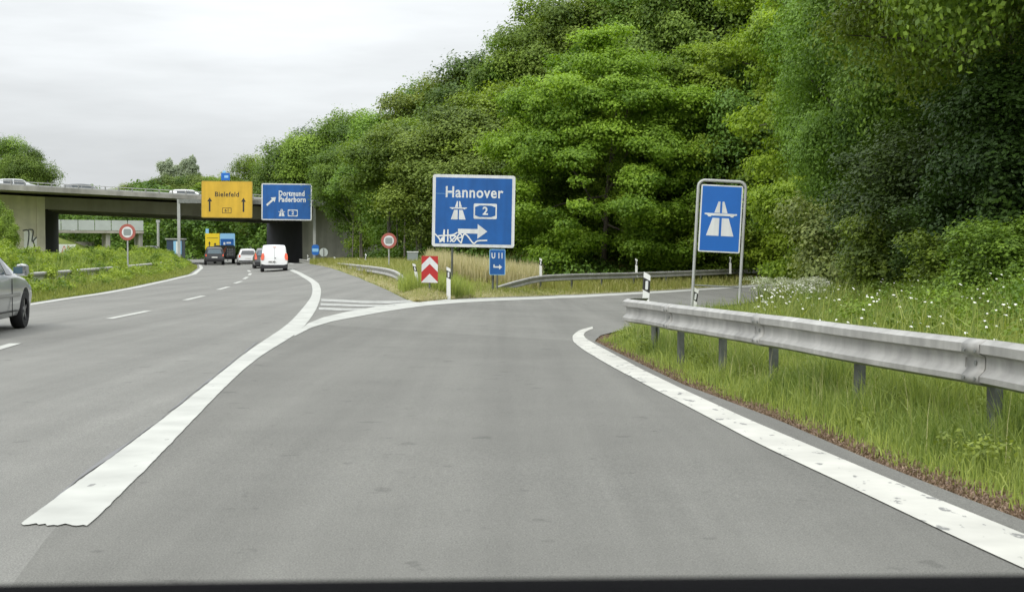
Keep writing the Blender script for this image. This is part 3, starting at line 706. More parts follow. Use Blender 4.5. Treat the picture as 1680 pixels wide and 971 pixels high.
# blue and yellow sign beyond bridge
D_ = 176; pp = FPX / D_; c = atD(361, 396.5, D_)
e = empty('direction_sign', (c.x, c.y, 0), R(8)); tag(e, 'yellow and blue panel sign seen beyond the bridge above the queue of cars', 'road sign')
yl = MB().prism([(x - 12.2 / pp, z + c.z) for x, z in rrect(23 / pp, 27 / pp, .05)], -.06, 0).build('yellow_panel', M['yellow'], e)
MB().prism(arrow_pts(9 / pp, 1.6 / pp, 3.5 / pp, 4 / pp, -17 / pp, c.z - 4 / pp, R(90)), -.066, -.061).box((-12 / pp, -.063, c.z + 6 / pp), (18 / pp, .006, .7 / pp)).box((-8 / pp, -.063, c.z - 4 / pp), (3 / pp, .006, 3 / pp)).build('arrow', M['black'], yl)
bb = MB().prism([(x + 12 / pp, z + c.z) for x, z in rrect(24 / pp, 27 / pp, .12)], -.06, 0).build('blue_panel', M['lb'], e)
MB().prism([(x + 11.5 / pp, z + c.z - 4 / pp) for x, z in rrect(21 / pp, 17 / pp, .05)], -.066, -.059).build('blue_field', M['signblue'], bb)
MB().box((7 / pp, -.068, c.z - 3 / pp), (3 / pp, .006, 4 / pp)).box((11 / pp, -.068, c.z - 9 / pp), (10 / pp, .006, 2.5 / pp)).box((14 / pp, -.068, c.z - 2 / pp), (7 / pp, .006, 2.5 / pp)).build('lettering', M['signwhite'], bb)
MB().tube([(-10 / pp, .1, -.2), (-10 / pp, .1, c.z)], .08, 8).build('post', M['galvdark'], e); MB().tube([(12 / pp, .1, -.2), (12 / pp, .1, c.z)], .08, 8).build('post', M['galvdark'], e)
MB().prism([(x - 20.5 / pp, z + c.z + 17 / pp) for x, z in rrect(5 / pp, 8 / pp, .03)], -.05, 0).build('small_blue_panel', M['lb'], e)
# small blue sign standing up on the bridge behind the yellow one
c = atD(370, 290, 160); e = empty('small_sign', (c.x, c.y, 6.2), 0)
tag(e, 'small light blue sign on the bridge peeking above the yellow sign', 'road sign')
z_ = c.z - 6.2
MB().prism(rrect(1.0, .85, .04, 0, z_), -.04, 0).build('sign_panel', M['signblue2'], e); MB().prism(rrect(.45, .28, .02, .1, z_), -.045, -.038).build('sign_field', M['lb'], e); MB().box((-.15, -.02, z_ + .55), (.35, .04, .25)).build('top_panel', M['lb'], e)
MB().tube([(0, .05, -.3), (0, .05, z_)], .05, 8).build('post', M['galvdark'], e)

def round_sign(px, py, D_, diam, name, label):
    c = atD(px, py, D_); gz = Hf(c.x, D_); e = empty(name, (c.x, D_, gz)); z = c.z - gz; r_ = diam / 2
    tag(e, label, 'road sign')
    d = MB().prism(circ(r_, 0, z), -.02, 0).build('sign_disc', M['ringred'], e)
    MB().prism(circ(r_ * .66, 0, z), -.024, -.0195).build('white_field', M['signwhite'], d)
    MB().prism(rrect(r_ * .92, r_ * .80, r_ * .2, 0, z + .0), -.028, -.0235).build('grey_symbol', M['greyface'], d)
    MB().tube([(0, .03, -.2), (0, .03, z)], .035, 8).build('post', M['galv'], e, True)
    return e
round_sign(209, 381, 62, 27 / (FPX / 62), 'round_sign', 'round red ringed prohibition sign on a post in the median, left of the gantry')
round_sign(638, 395, 72, 25.5 / (FPX / 72), 'round_sign', 'round red ringed prohibition sign on a post in the grass island')
# round back of sign, small blue sign near abutment
D_ = 108; c = atD(531, 414, D_); gz = Hf(c.x, D_)
e = empty('traffic_sign', (c.x, D_, gz)); tag(e, 'grey round back of a traffic sign standing by the short guardrail near the abutment', 'road sign')
z = c.z - gz
MB().prism(circ(.33, 0, z), -.01, .02).build('sign_disc', mat('sign_back', (.42, .46, .44), .5), e); MB().tube([(0, -.04, -.1), (0, -.04, z + .28)], .035, 8).build('post', M['galvdark'], e, True)
c = atD(517.5, 410, 116); gz = Hf(c.x, 116); z = c.z - gz
e = empty('small_sign', (c.x, 116, gz)); tag(e, 'small blue sign with a pale panel in front of the right bridge abutment', 'road sign')
MB().prism(rrect(.60, .85, .2, 0, z), -.03, 0).build('sign_panel', M['signblue2'], e); MB().prism(rrect(.5, .26, .02, 0, z - .02), -.035, -.028).build('sign_field', M['lb'], e)
MB().tube([(0, .03, -.1), (0, .03, z)], .04, 8).build('post', M['galvdark'], e)
# grey cabinet
c = g(677, 428); c = Vector(((677 - CX) / FPX * 84, 84, 0)); c.z = Hf(c.x, 84)
e = empty('utility_cabinet', c, R(5)); tag(e, 'small grey utility cabinet half hidden in grass behind the chevron board', 'cabinet')
zz = atD(677, 418.5, 84).z - c.z
MB().box((0, 0, zz / 2), (.62, .4, zz + .3)).build('cabinet_body', M['greyface'], e); MB().box((0, 0, zz + .19), (.70, .46, .06)).build('cabinet_lid', M['signwhite'], e)
# dark blue cabin beyond bridge
D_ = 172; c = bp(289, D_, 0); e = empty('site_cabin', c, R(5)); tag(e, 'small dark blue cabin with a pale window beyond the bridge beside the gantry post', 'cabin')
MB().box((0, 0, 1.2), (1.9, 2.2, 3.0)).build('cabin_body', M['cabin'], e); MB().box((0, 0, 2.75), (2.2, 2.5, .14)).build('cabin_roof', M['galv'], e)
wf = MB().box((.35, -1.11, 1.7), (.95, .04, 1.6)).build('window_frame', M['lb'], e); MB().box((.35, -1.14, 1.7), (.35, .03, 1.5)).build('window_pane', M['signwhite'], wf)

# ------------------------------------------------------------------ delineator posts
def delineator():
    e = empty('delineator_post', (0, 0, 0))
    b = MB(); prof = [(-.06, .0), (.06, 0), (.06, .94), (-.06, 1.0)]
    b.prism(prof, -.05, .0)
    # rounded back
    b.prism([(-.045, .0), (.045, .0), (.045, .93), (-.045, .98)], .0, .045); b.build('post_body', M['white'], e)
    MB().prism([(-.062, .68), (.062, .62), (.062, .84), (-.062, .90)], -.053, .048).build('black_band', M['black'], e)
    MB().prism(rrect(.05, .16, .015, 0, .76), -.058, -.052).build('reflector', M['signwhite'], e)
    return e
DP = delineator(); first = True
GRP = 'white delineator posts along the roads'
def put_dp(x, y, z, label, rz=0, tilt=(0, 0), sc=1.0):
    global first
    o = DP if first else copy_tree(DP); first = False
    o.location = (x, y, z); o.rotation_euler = (tilt[0], tilt[1], rz); o.scale = (sc, sc, sc)
    tag(o, label, 'delineator post', GRP)
def dp_top(px, ytop, D_, label, **k):
    c = atD(px, ytop, D_); put_dp(c.x, D_, c.z - 1.0 * k.get('sc', 1.0), label, **k)
c = g(736, 491); put_dp(c.x, c.y, c.z - .02, 'white delineator post with black band just right of the chevron board', sc=1.04)
dp_top(887, 423, 66, 'white delineator post behind the sloping start of the far guardrail')
dp_top(1044, 424, 74, 'white delineator post behind the middle of the far guardrail')
dp_top(1198, 421, 82, 'white delineator post behind the far guardrail, seen through the motorway sign frame')
dp_top(1057, 446, 25.4, 'white delineator post with black band behind the rounded tip of the near guardrail', tilt=(0, R(3)))
dp_top(1134, 471, 33, 'leaning delineator post hugging the left leg of the motorway sign', tilt=(0, R(8)), sc=.9)
dp_top(687, 431, 46, 'bent white delineator post just left of the chevron board', tilt=(0, R(-12)), sc=.78)
dp_top(598, 416, 92, 'taller white delineator post beside the round sign, behind the island guardrail', tilt=(0, R(6)))
dp_top(588, 423, 96, 'low white delineator post behind the island guardrail, left of its taller neighbour')
dp_top(549, 421, 104, 'small white delineator post at the far end of the island guardrail')
dp_top(505, 418, 128, 'tiny white delineator post at the foot of the right bridge abutment')
dp_top(519, 419, 112, 'tilted white delineator post left of the grey sign back', tilt=(0, R(-38)))

# ------------------------------------------------------------------ guardrails
PROF = [(0, 0), (.03, 0), (.083, -.030), (.085, -.088), (.040, -.108), (.034, -.128), (.036, -.195), (.048, -.215), (.085, -.248), (.085, -.285), (.03, -.31), (0, -.31)]
def resample(P, step):
    P = np.array([tuple(p) for p in P]); d = np.r_[0, np.cumsum(np.linalg.norm(np.diff(P, axis=0), axis=1))]
    s_ = np.linspace(0, d[-1], max(2, int(d[-1] / step)))
    return [Vector([np.interp(t, d, P[:, k]) for k in range(3)]) for t in s_]
def catmull(P, n=6):
    P = [Vector(p) for p in P]; P = [P[0] * 2 - P[1]] + P + [P[-1] * 2 - P[-2]]; o_ = []
    for i in range(1, len(P) - 2):
        p0, p1, p2, p3 = P[i - 1:i + 3]
        for k in range(n):
            t = k / n
            o_.append(.5 * ((2 * p1) + (-p0 + p2) * t + (2 * p0 - 5 * p1 + 4 * p2 - p3) * t * t + (-p0 + 3 * p1 - 3 * p2 + p3) * t ** 3))
    o_.append(P[-2]); return o_
def guardrail(label, path, side, posts, post_side=-1, far=False):
    """path: points on the top edge; side=+1 traffic on the left of the path direction"""
    e = empty('guardrail', path[0]); tag(e, label, 'guardrail'); o0 = Vector(path[0])
    pts = [p - o0 for p in path]; V = []; F = []; n = len(PROF)
    for i, p in enumerate(pts):
        t = (pts[min(i + 1, len(pts) - 1)] - pts[max(i - 1, 0)]); t.z = 0; t.normalize()
        nrm = Vector((-t.y, t.x, 0)) * side
        for a, b in PROF: V.append(p + nrm * a + Vector((0, 0, b)))
    for i in range(len(pts) - 1):
        for j in range(n - 1):
            q = i * n + j; F.append([q, q + 1, q + n + 1, q + n])
    rl = mesh_obj('rail', V, F, M['galvrail'], e, True)
    sm = rl.modifiers.new('thick', 'SOLIDIFY'); sm.thickness = .005; sm.offset = 0
    for (p, nrm) in posts:
        q = p - o0; h_ = (p.z - Hf(p.x, p.y)); t = Vector((nrm.y, -nrm.x, 0))
        m_ = MB(); base = q - nrm * .075
        rot = Matrix((t, nrm, Vector((0, 0, 1)))).transposed()
        zc_ = -.05 - (h_ + .25) / 2; hh = h_ + .25 - .0
        m_.box(base + Vector((0, 0, zc_)), (.10, .008, hh), rot)
        m_.box(base + t * .046 - nrm * .030 + Vector((0, 0, zc_)), (.008, .05, hh), rot)
        m_.box(base - t * .046 - nrm * .030 + Vector((0, 0, zc_)), (.008, .05, hh), rot)
        m_.box(base + t * .036 - nrm * .056 + Vector((0, 0, zc_)), (.028, .008, hh), rot)
        m_.box(base - t * .036 - nrm * .056 + Vector((0, 0, zc_)), (.028, .008, hh), rot)
        po = m_.build('post', M['postdark'], e)
        if not far and len(e.children) % 2 == 0:
            lap = PROF; V_ = []
            for dt in (-.11, .11):
                for a, b in lap: V_.append(q + nrm * (a + .004) + t * dt + Vector((0, 0, b - .001)))
            nn = len(lap); mesh_obj('lap_joint', V_, [[j, j + 1, nn + j + 1, nn + j] for j in range(nn - 1)], M['galvrail'], rl, True).modifiers.new('thick', 'SOLIDIFY').thickness = .004
            for dt in (-.07, .07):
                for dz in (-.072, -.262): MB().tube([q + nrm * .088 + t * dt + Vector((0, 0, dz)), q + nrm * .100 + t * dt + Vector((0, 0, dz))], .013, 6).build('bolt', M['galvdark'], rl)
            MB().poly([q + nrm * .0455 + t * .115 + Vector((0, 0, -.13)), q + nrm * .0455 + t * .132 + Vector((0, 0, -.13)), q + nrm * .0475 + t * .132 + Vector((0, 0, -.20)), q + nrm * .0475 + t * .120 + Vector((0, 0, -.20))]).build('dirt_streak', M['dirt'], rl)
            MB().box(q - nrm * .03 + Vector((0, 0, -.16)), (.07, .10, .20), rot).build('spacer', M['galvdark'], po)
            MB().tube([q + nrm * .040 + Vector((0, 0, -.16)), q + nrm * .052 + Vector((0, 0, -.16))], .018, 6).build('bolt', M['galvdark'], po)
    return e
def nearest_normal(path, px, side):
    best = None
    for i, p in enumerate(path):
        if p.y < .5: continue
        q = (p.x / p.y) * FPX + CX
        if best is None or abs(q - px) < best[0]: best = (abs(q - px), i)
    i = best[1]; t = path[min(i + 1, len(path) - 1)] - path[max(i - 1, 0)]; t.z = 0; t.normalize()
    return path[i], Vector((-t.y, t.x, 0)) * side
top = [g(px, py, .75) for px, py in ((1680, 565), (1620, 557.5), (1510, 545.5), (1396, 532.5), (1300, 520.5), (1258, 516), (1168, 506), (1107, 499.5), (1067, 494.5))]
near_path = [Vector((3.9, -4, .75)), Vector((3.75, 2, .75)), Vector((3.55, 6, .75))] + top
tip = top[-1]
near_path += [Vector((tip.x - .20, tip.y + .8, tip.z)), Vector((tip.x - .12, tip.y + 1.25, tip.z)), Vector((tip.x + .15, tip.y + 1.5, tip.z - .01))]
near_path = resample(catmull(near_path, 8), .18)
posts = [nearest_normal(near_path, px, 1) for px in (1621, 1397, 1258, 1169, 1107, 1067)]
for yy in (6.6, 4.6, 2.6, .6):
    i = min(range(len(near_path)), key=lambda k: abs(near_path[k].y - yy)); posts.append((near_path[i], Vector((-1, 0, 0))))
guardrail('large galvanised guardrail on grey posts along the right verge in the foreground', near_path, 1, posts)
# far rail along the outside of the exit road
fpth = [(812, 470.5, 59.5), (830, 465, 61), (850, 459.5, 62.5), (887, 452, 65), (950, 449, 68.5), (1044, 446.8, 74), (1140, 443.6, 79.5), (1230, 440, 85), (1302, 437, 89), (1380, 436, 95)]
fp = [atD(*p) for p in fpth]; fp = resample(catmull(fp, 6), .4)
posts = [nearest_normal(fp, px, -1) for px in (850, 887, 940, 991, 1044, 1096, 1150, 1198, 1245, 1290)]
guardrail('long low guardrail curving along the outer edge of the exit road', fp, -1, posts, far=True)
# island rail
ip = [atD(*p) for p in ((668, 459.5, 50), (658, 449, 53), (645, 442.5, 57), (625, 438.5, 62), (595, 435, 71), (570, 432.5, 80), (553, 431, 90))]
ip = resample(catmull(ip, 6), .4)
posts = [nearest_normal(ip, px, 1) for px in (655, 640, 622, 600, 580, 562)]
guardrail('pale guardrail at the edge of the grass island, bending down at its near end', ip, 1, posts, far=True)
ip = [atD(*p) for p in ((533, 430.5, 104), (515, 428, 114), (492, 425, 130))]; ip = resample(ip, .6)
guardrail('short guardrail at the foot of the right bridge abutment', ip, 1, [nearest_normal(ip, px, 1) for px in (531, 521, 508, 496)], far=True)
# median rail partly buried in the weeds
mr_ = []
for yy in np.arange(12, 120, 6.0): x_ = float(fx(ML, yy)) - 1.3; mr_.append(Vector((x_ - .35, yy, .68)))
mr_ = resample(mr_, 1.0)
guardrail('old guardrail in the median almost swallowed by weeds', mr_, -1, [(p, Vector((1, 0, 0))) for p in mr_[::4]], far=True)

# ------------------------------------------------------------------ vehicles
def loft(stations, rear_slope=0.0, front_slope=0.0):
    V = []; F = []; n = None
    y0 = stations[0][0]; y1 = stations[-1][0]
    for k, (y, zb_, zm, zr, wl, wm_, wr) in enumerate(stations):
        half = [(0, zb_), (wl * .80, zb_), (wl * .95, zb_ + .05), (wl, zb_ + .16), (wm_, zb_ + (zm - zb_) * .62), (wm_ * .985, zm - .05), (wm_ * .94, zm), (wr + (wm_ * .94 - wr) * .12, zm + (zr - zm) * .85), (wr * .93, zm + (zr - zm) * .97), (wr * .55, zr + .0), (0, zr + .012)]
        ring = half + [(-x, z) for x, z in reversed(half[1:-1])]
        n = len(ring)
        for x, z in ring:
            yy = y
            if k == 0 or k == 1: yy += rear_slope * max(0, z - zm) * (1 if k == 0 else 1)
            V.append((x, yy, z))
    for k in range(len(stations) - 1):
        for j in range(n):
            j2 = (j + 1) % n; F.append([k * n + j2, k * n + j, (k + 1) * n + j, (k + 1) * n + j2])
    F.append(list(range(n))); F.append([(len(stations) - 1) * n + j for j in reversed(range(n))])
    return V, F
def wheel(e, x, y, r, wd, rim):
    sx = 1 if x > 0 else -1
    wh_ = empty('wheel', (x, y, r)); wh_.parent = e; wh_.location = (x, y, r)
    n = 28; prof = [(.62 * r, -wd / 2), (.93 * r, -wd / 2), (r, -wd / 2 + .03), (r, wd / 2 - .03), (.93 * r, wd / 2), (.62 * r, wd / 2)]
    V = []; F = []
    for i in range(n):
        a = 2 * math.pi * i / n
        for rr, xx in prof: V.append((xx, rr * math.cos(a), rr * math.sin(a)))
    m = len(prof)
    for i in range(n):
        for j in range(m):
            F.append([i * m + j, i * m + (j + 1) % m, ((i + 1) % n) * m + (j + 1) % m, ((i + 1) % n) * m + j])
    mesh_obj('tyre', V, F, M['rubber'], wh_, True)
    rm_ = MB()
    xo = sx * wd / 2
    for i in range(5):
        a = 2 * math.pi * i / 5; rot = Matrix.Rotation(a, 3, 'X')
        rm_.box(Vector((xo - sx * .035, 0, 0)) + rot @ Vector((0, 0, r * .34)), (.03, r * .17, r * .58), rot)
    rm_.tube([(xo - sx * .06, 0, 0), (xo - sx * .012, 0, 0)], r * .16, 12)
    rm_.tube([(xo - sx * .09, 0, 0), (xo - sx * .07, 0, 0)], r * .61, 20)
    rm_.build('rim', rim, wh_, True)
    return wh_
def vehicle(name, label, cat, loc, heading, st, paint, wheels, wr=.32, rear_slope=0.0, group=None, tw=.21, side_glass=None, rim='rim'):
    e = empty(name, loc, heading); tag(e, label, cat, group)
    V, F = loft(st, rear_slope); body = mesh_obj('body', V, F, M[paint], e, True)
    # cut the wheel arches
    hwid = max(s_[5] for s_ in st)
    for y in wheels:
        for sx in (-1, 1):
            cmb = MB().tube([(sx * (hwid - .26), y, wr + .01), (sx * (hwid + .3), y, wr + .01)], wr + .055, 28)
            co = cmb.build('cut', M['black'], None); bpy.context.view_layer.update()
            co.parent = body; bo = body.modifiers.new('arch', 'BOOLEAN'); bo.object = co; bo.operation = 'DIFFERENCE'; bo.solver = 'EXACT'
            bpy.context.view_layer.update()
            dg = bpy.context.evaluated_depsgraph_get(); nm = bpy.data.meshes.new_from_object(body.evaluated_get(dg))
            body.modifiers.clear(); old = body.data; body.data = nm; nm.name = 'body'; bpy.data.objects.remove(co)
            if len(nm.materials) == 0: nm.materials.append(M[paint])
            while len(nm.materials) > 1: nm.materials.pop(index=len(nm.materials) - 1)
    for y in wheels:
        for sx in (-1, 1): wheel(e, sx * (hwid - tw / 2 - .015), y, wr, tw, M[rim])
    return e, body
def sec(st, y):
    for a, b in zip(st[:-1], st[1:]):
        if a[0] <= y <= b[0]:
            t = (y - a[0]) / max(1e-6, b[0] - a[0]); return [a[i] + (b[i] - a[i]) * t for i in range(7)]
    return st[-1]
def side_windows(st, e, spans, m='glass', inset=.1):
    for sx in (-1, 1):
        mb = MB()
        for y0, y1 in spans:
            ys__ = np.linspace(y0, y1, 5); lo = []; hi = []
            for y in ys__:
                s_ = sec(st, y); zm, zr, wm_, wr_ = s_[2], s_[3], s_[5], s_[6]
                xa, xb = wm_ * .94, wr_ + (wm_ * .94 - wr_) * .12
                def P(t): return (sx * (xa + (xb - xa) * t + .012), y, zm + (zr - zm) * .85 * t)
                lo.append(P(.06)); hi.append(P(.95))
            for i in range(4): mb.poly([lo[i], lo[i + 1], hi[i + 1], hi[i]])
        mb.build('side_window', M[m], e)
def rear_items(e, y, items):
    for nm, pts, m, dy, par in items: MB().prism(pts, y - dy - .02, y - dy + .02).build(nm, M[m], e)
def rect(x0, x1, z0, z1): return [(x0, z0), (x1, z0), (x1, z1), (x0, z1)]

# silver saloon/estate, front right corner enters the frame at the left
st = [(-2.3, .35, .75, .90, .70, .74, .55), (-2.2, .22, .88, .98, .80, .85, .62), (-1.7, .20, .93, 1.10, .85, .875, .62), (-1.2, .20, .94, 1.40, .86, .885, .60), (-.6, .20, .94, 1.46, .86, .89, .60), (.1, .20, .93, 1.45, .86, .89, .60), (.45, .20, .92, 1.32, .86, .89, .62), (.95, .20, .92, .99, .86, .89, .72), (1.5, .20, .86, .93, .86, .885, .70), (1.95, .22, .76, .83, .83, .86, .66), (2.18, .26, .66, .72, .76, .80, .56), (2.28, .34, .52, .56, .66, .68, .5)]
wp = Vector(((34 - CX) / FPX * 24.4, 24.4))      # front right wheel contact
hd = R(6.5); fwd = Vector((-math.sin(hd), math.cos(hd))); rgt = Vector((math.cos(hd), math.sin(hd)))
oc = wp - fwd * 1.38 - rgt * .80
sc_, body = vehicle('estate_car', 'silver car at the left picture edge, only its front right wheel corner in view', 'car', (oc.x, oc.y, 0), hd, st, 'silver', (-1.38, 1.38), .325)
side_windows(st, sc_, ((-1.6, -.75), (-.68, .12), (.2, .62)))
MB().prism([(-.62, 1.34), (.62, 1.34), (.72, .99), (-.72, .99)], 0, .01).build('windscreen', M['glass'], sc_)
sc_.children[-1].data.vertices.foreach_set('co', [c for x, y, z in [(-.58, .47, 1.34), (.58, .47, 1.34), (.74, .98, 1.0), (-.74, .98, 1.0), (-.58, .49, 1.345), (.58, .49, 1.345), (.74, 1.0, 1.01), (-.74, 1.0, 1.01)] for c in (x, y, z)])
for sx in (-1, 1):
    mb = MB(); V, F = loft([(-.10, .0, .08, .17, .07, .09, .06), (-.03, -.01, .08, .19, .10, .115, .08), (.06, .0, .08, .17, .09, .10, .07), (.11, .03, .08, .13, .04, .05, .03)])
    mi = mesh_obj('wing_mirror', V, F, M['silver'], sc_, True); mi.location = (sx * 1.0, .62, .93)
    MB().box((sx * -.05, -.105, .09), (.15, .01, .11)).build('mirror_glass', M['rearglass'], mi)
for sx in (-1, 1):
    MB().box((sx * .895, -.15, .60), (.02, 2.1, .05)).build('rub_strip', M['cargrey'], sc_)
    MB().box((sx * .893, .35, .57), (.012, .012, .62)).build('door_gap', M['black'], sc_)
    MB().box((sx * .872, -.1, .33), (.015, 2.0, .018)).build('sill_line', M['black'], sc_)

GT = 'cars queueing under the bridge'
# white panel van
stv = [(-2.15, .36, 1.0, 1.62, .80, .82, .66), (-2.10, .30, 1.02, 1.74, .84, .865, .72), (-1.9, .27, 1.04, 1.80, .86, .88, .73), (-.5, .24, 1.04, 1.83, .87, .885, .73), (.3, .24, 1.03, 1.80, .87, .885, .72), (.75, .24, 1.02, 1.60, .86, .88, .70), (1.3, .24, 1.0, 1.10, .86, .87, .74), (1.8, .26, .88, .96, .84, .85, .70), (2.1, .3, .68, .75, .74, .76, .6)]
b = g(450.5, 445.6); hv = R(11)
van, vb = vehicle('panel_van', 'white windowless panel van driving towards the bridge', 'van', (b.x - 2.15 * math.sin(hv), b.y + 2.15 * math.cos(hv), 0), hv, stv, 'vanwhite', (-1.35, 1.35), .33, .10)
def vr(nm, pts, m, dy=0, th=.03):
    yb = -2.15
    o_ = MB().prism(pts, yb - dy - th, yb - dy + .05)
    o_.v = [(x, y + .10 * max(0, z - 1.0), z) for x, y, z in o_.v]
    return o_.build(nm, M[m], van)
vr('bumper', [(-.86, .30), (.86, .30), (.87, .56), (.60, .50), (-.60, .50), (-.87, .56)], 'trim', .03)
vr('lower_valance', rect(-.80, .80, .26, .34), 'trim', .0)
for sx in (-1, 1):
    vr('tail_light', [(sx * .87, .82), (sx * .70, .84), (sx * .66, 1.05), (sx * .70, 1.28), (sx * .83, 1.24), (sx * .87, 1.05)][::sx], 'taillight', .01)
vr('number_plate', rect(-.42, .10, .66, .77), 'plate', .01); vr('plate_lettering', rect(-.38, -.16, .69, .745), 'black', .015, .03); vr('plate_lettering', rect(-.11, .06, .685, .745), 'black', .015, .03)
vr('door_gap', rect(-.007, .007, .56, 1.68), 'cargrey', .0, .012); vr('door_handle', rect(.0, .09, .93, .98), 'cargrey', .0)
vr('brake_lamp', rect(-.12, .12, 1.655, 1.69), 'pink', -.01)
side_windows(stv, van, ((.15, .7),)); van.scale = (.93, .93, .93)
def simple_rear(e, st, slope, win, lights, plate_, bumper, glass='rearglass'):
    yb = st[0][0]; zm = st[0][2]
    def q(nm, pts, m, dy=.0, th=.02):
        o_ = MB().prism(pts, yb - dy - th, yb - dy + .06); o_.v = [(x, y + slope * max(0, z - zm), z) for x, y, z in o_.v]
        return o_.build(nm, M[m], e)
    q('rear_window', win, glass)
    for sx in (-1, 1): q('tail_light', [(sx * x, z) for x, z in lights][::sx], 'taillight', .0, .03)
    q('number_plate', rect(-.26, .26, *plate_), 'plate', .01); q('bumper', bumper, 'trim', .02)
# dark hatchback half hidden by the van
sth = [(-2.05, .38, .95, 1.36, .74, .78, .55), (-1.98, .30, .96, 1.42, .80, .85, .60), (-1.6, .22, .96, 1.48, .84, .87, .61), (-.6, .2, .95, 1.52, .85, .88, .61), (.2, .2, .94, 1.48, .85, .88, .6), (.95, .2, .93, 1.05, .85, .87, .7), (1.6, .22, .85, .92, .83, .85, .68), (1.98, .3, .65, .7, .7, .74, .55)]
D_ = 98; x_ = (427 - CX) / FPX * D_
hb, _ = vehicle('hatchback', 'dark grey hatchback mostly hidden behind the white van', 'car', (x_, D_ + 2, 0), R(12), sth, 'cargrey', (-1.25, 1.25), .31, .35, GT)
simple_rear(hb, sth, .35, [(-.62, 1.0), (.62, 1.0), (.5, 1.34), (-.5, 1.34)], [(.80, .72), (.62, .74), (.66, 1.0), (.74, 1.2), (.80, 1.0)], (.62, .73), [(-.79, .36), (.79, .36), (.8, .56), (-.8, .56)])
side_windows(sth, hb, ((-1.5, -.7), (-.62, .1)))
# white estate
D_ = 126; x_ = (398.5 - CX) / FPX * D_
we, _ = vehicle('white_car', 'white car in the queue just left of the dark hatchback', 'car', (x_, D_ + 2, 0), R(13), sth, 'carwhite', (-1.25, 1.25), .31, .30, GT)
simple_rear(we, sth, .30, [(-.62, 1.0), (.62, 1.0), (.5, 1.34), (-.5, 1.34)], [(.80, .72), (.66, .74), (.68, .95), (.80, .97)], (.60, .72), [(-.79, .36), (.79, .36), (.8, .46), (-.8, .46)], 'cargrey')
side_windows(sth, we, ((-1.5, -.7), (-.62, .1)))
# dark suv
sts = [(-2.2, .42, 1.0, 1.52, .80, .84, .62), (-2.12, .34, 1.02, 1.60, .86, .90, .68), (-1.7, .28, 1.03, 1.66, .89, .92, .69), (-.5, .26, 1.03, 1.70, .9, .93, .69), (.2, .26, 1.02, 1.66, .9, .93, .68), (1.0, .26, 1.0, 1.12, .89, .92, .76), (1.7, .28, .92, 1.0, .88, .9, .72), (2.15, .34, .7, .78, .76, .8, .6)]
D_ = 130; x_ = (344 - CX) / FPX * D_
sv, _ = vehicle('dark_suv', 'black car with bluish rear window, leftmost in the queue under the bridge', 'car', (x_, D_ + 2, 0), R(13), sts, 'carblack', (-1.4, 1.4), .35, .22, GT)
simple_rear(sv, sts, .22, [(-.66, 1.05), (.66, 1.05), (.54, 1.46), (-.54, 1.46)], [(.83, .8), (.70, .82), (.72, 1.0), (.83, 1.02)], (.66, .78), [(-.84, .40), (.84, .40), (.85, .60), (-.85, .60)])
side_windows(sts, sv, ((-1.6, -.7), (-.62, .1)))
MB().box((0, 0, 1.715), (1.2, 1.9, .03)).build('roof_panel', M['galv'], sv)
# trailer with load
D_ = 146; x_ = (369 - CX) / FPX * D_
tr = empty('flatbed_trailer', (x_, D_, 0), R(13)); tag(tr, 'dark trailer carrying a red and white load between the black and the white car', 'trailer')
MB().box((0, 3, .62), (2.3, 6.4, .16)).box((-1.1, 3, .82), (.06, 6.4, .3)).box((1.1, 3, .82), (.06, 6.4, .3)).build('bed', M['trim'], tr)
MB().prism([(-1.0, 1.75), (-.9, 1.2), (-.55, .8), (-.2, .75), (.1, 1.3), (.2, 1.78), (-.1, 1.5), (-.5, 1.45)], .4, 1.6).build('load', M['pink'], tr)
m_ = MB()
for i in range(3):
    for j in range(3): m_.box((.32 + .22 * i, .35, .95 + .26 * j), (.1, .06, .16))
m_.build('load', M['signwhite'], tr); MB().box((.6, 1.2, 1.25), (1.0, 1.5, 1.15)).box((0, 3.2, 1.3), (2.1, 2.2, 1.2)).build('load', M['carblack'], tr)
MB().box((0, -.16, .5), (2.2, .06, .12)).build('rear_beam', M['trim'], tr)
for sx in (-.95, .95):
    for y in (1.2, 4.0): wheel(tr, sx, y, .42, .24, M['rim'])
# vehicles on the bridge
dvn = far_v.normalized(); bdir = (NEAR(520, 0) - NEAR(0, 0)); bang = math.atan2(bdir.y, bdir.x)
def on_bridge(px, off):
    t = px; p = NEAR(t, 0) + dvn * off; return Vector((p.x, p.y, ztop(t) - .12))
p = on_bridge(30, 6); c1, _ = vehicle('silver_car', 'silver car crossing the bridge at its far left end', 'car', p, bang - R(90), sth, 'silver', (-1.25, 1.25), .31, .3)
side_windows(sth, c1, ((-1.6, -.7), (-.6, .5)))
p = on_bridge(146, 8); c2, _ = vehicle('dark_car', 'dark car crossing the bridge left of centre above the round sign', 'car', p, bang - R(90), sth, 'cargrey', (-1.25, 1.25), .31, .3)
side_windows(sth, c2, ((-1.6, -.7), (-.6, .5)))
p = on_bridge(324, 8); c3, _ = vehicle('white_car', 'white car crossing the bridge just left of the yellow sign', 'car', p, bang - R(90), sth, 'carwhite', (-1.25, 1.25), .31, .3)
side_windows(sth, c3, ((-1.6, -.7), (-.6, .5)))
# white van roof of the opposite carriageway
p = Vector(((246 - CX) / FPX * 150, 150, 0))
ov, _ = vehicle('panel_van', 'white van on the opposite carriageway, its roof showing above the median weeds', 'van', p, R(186), stv, 'vanwhite', (-1.35, 1.35), .33)
MB().prism([(-.62, 1.1), (.62, 1.1), (.6, 1.55), (-.6, 1.55)], 1.2, 1.25).build('windscreen', M['glass'], ov)
side_windows(stv, ov, ((.15, .7),))

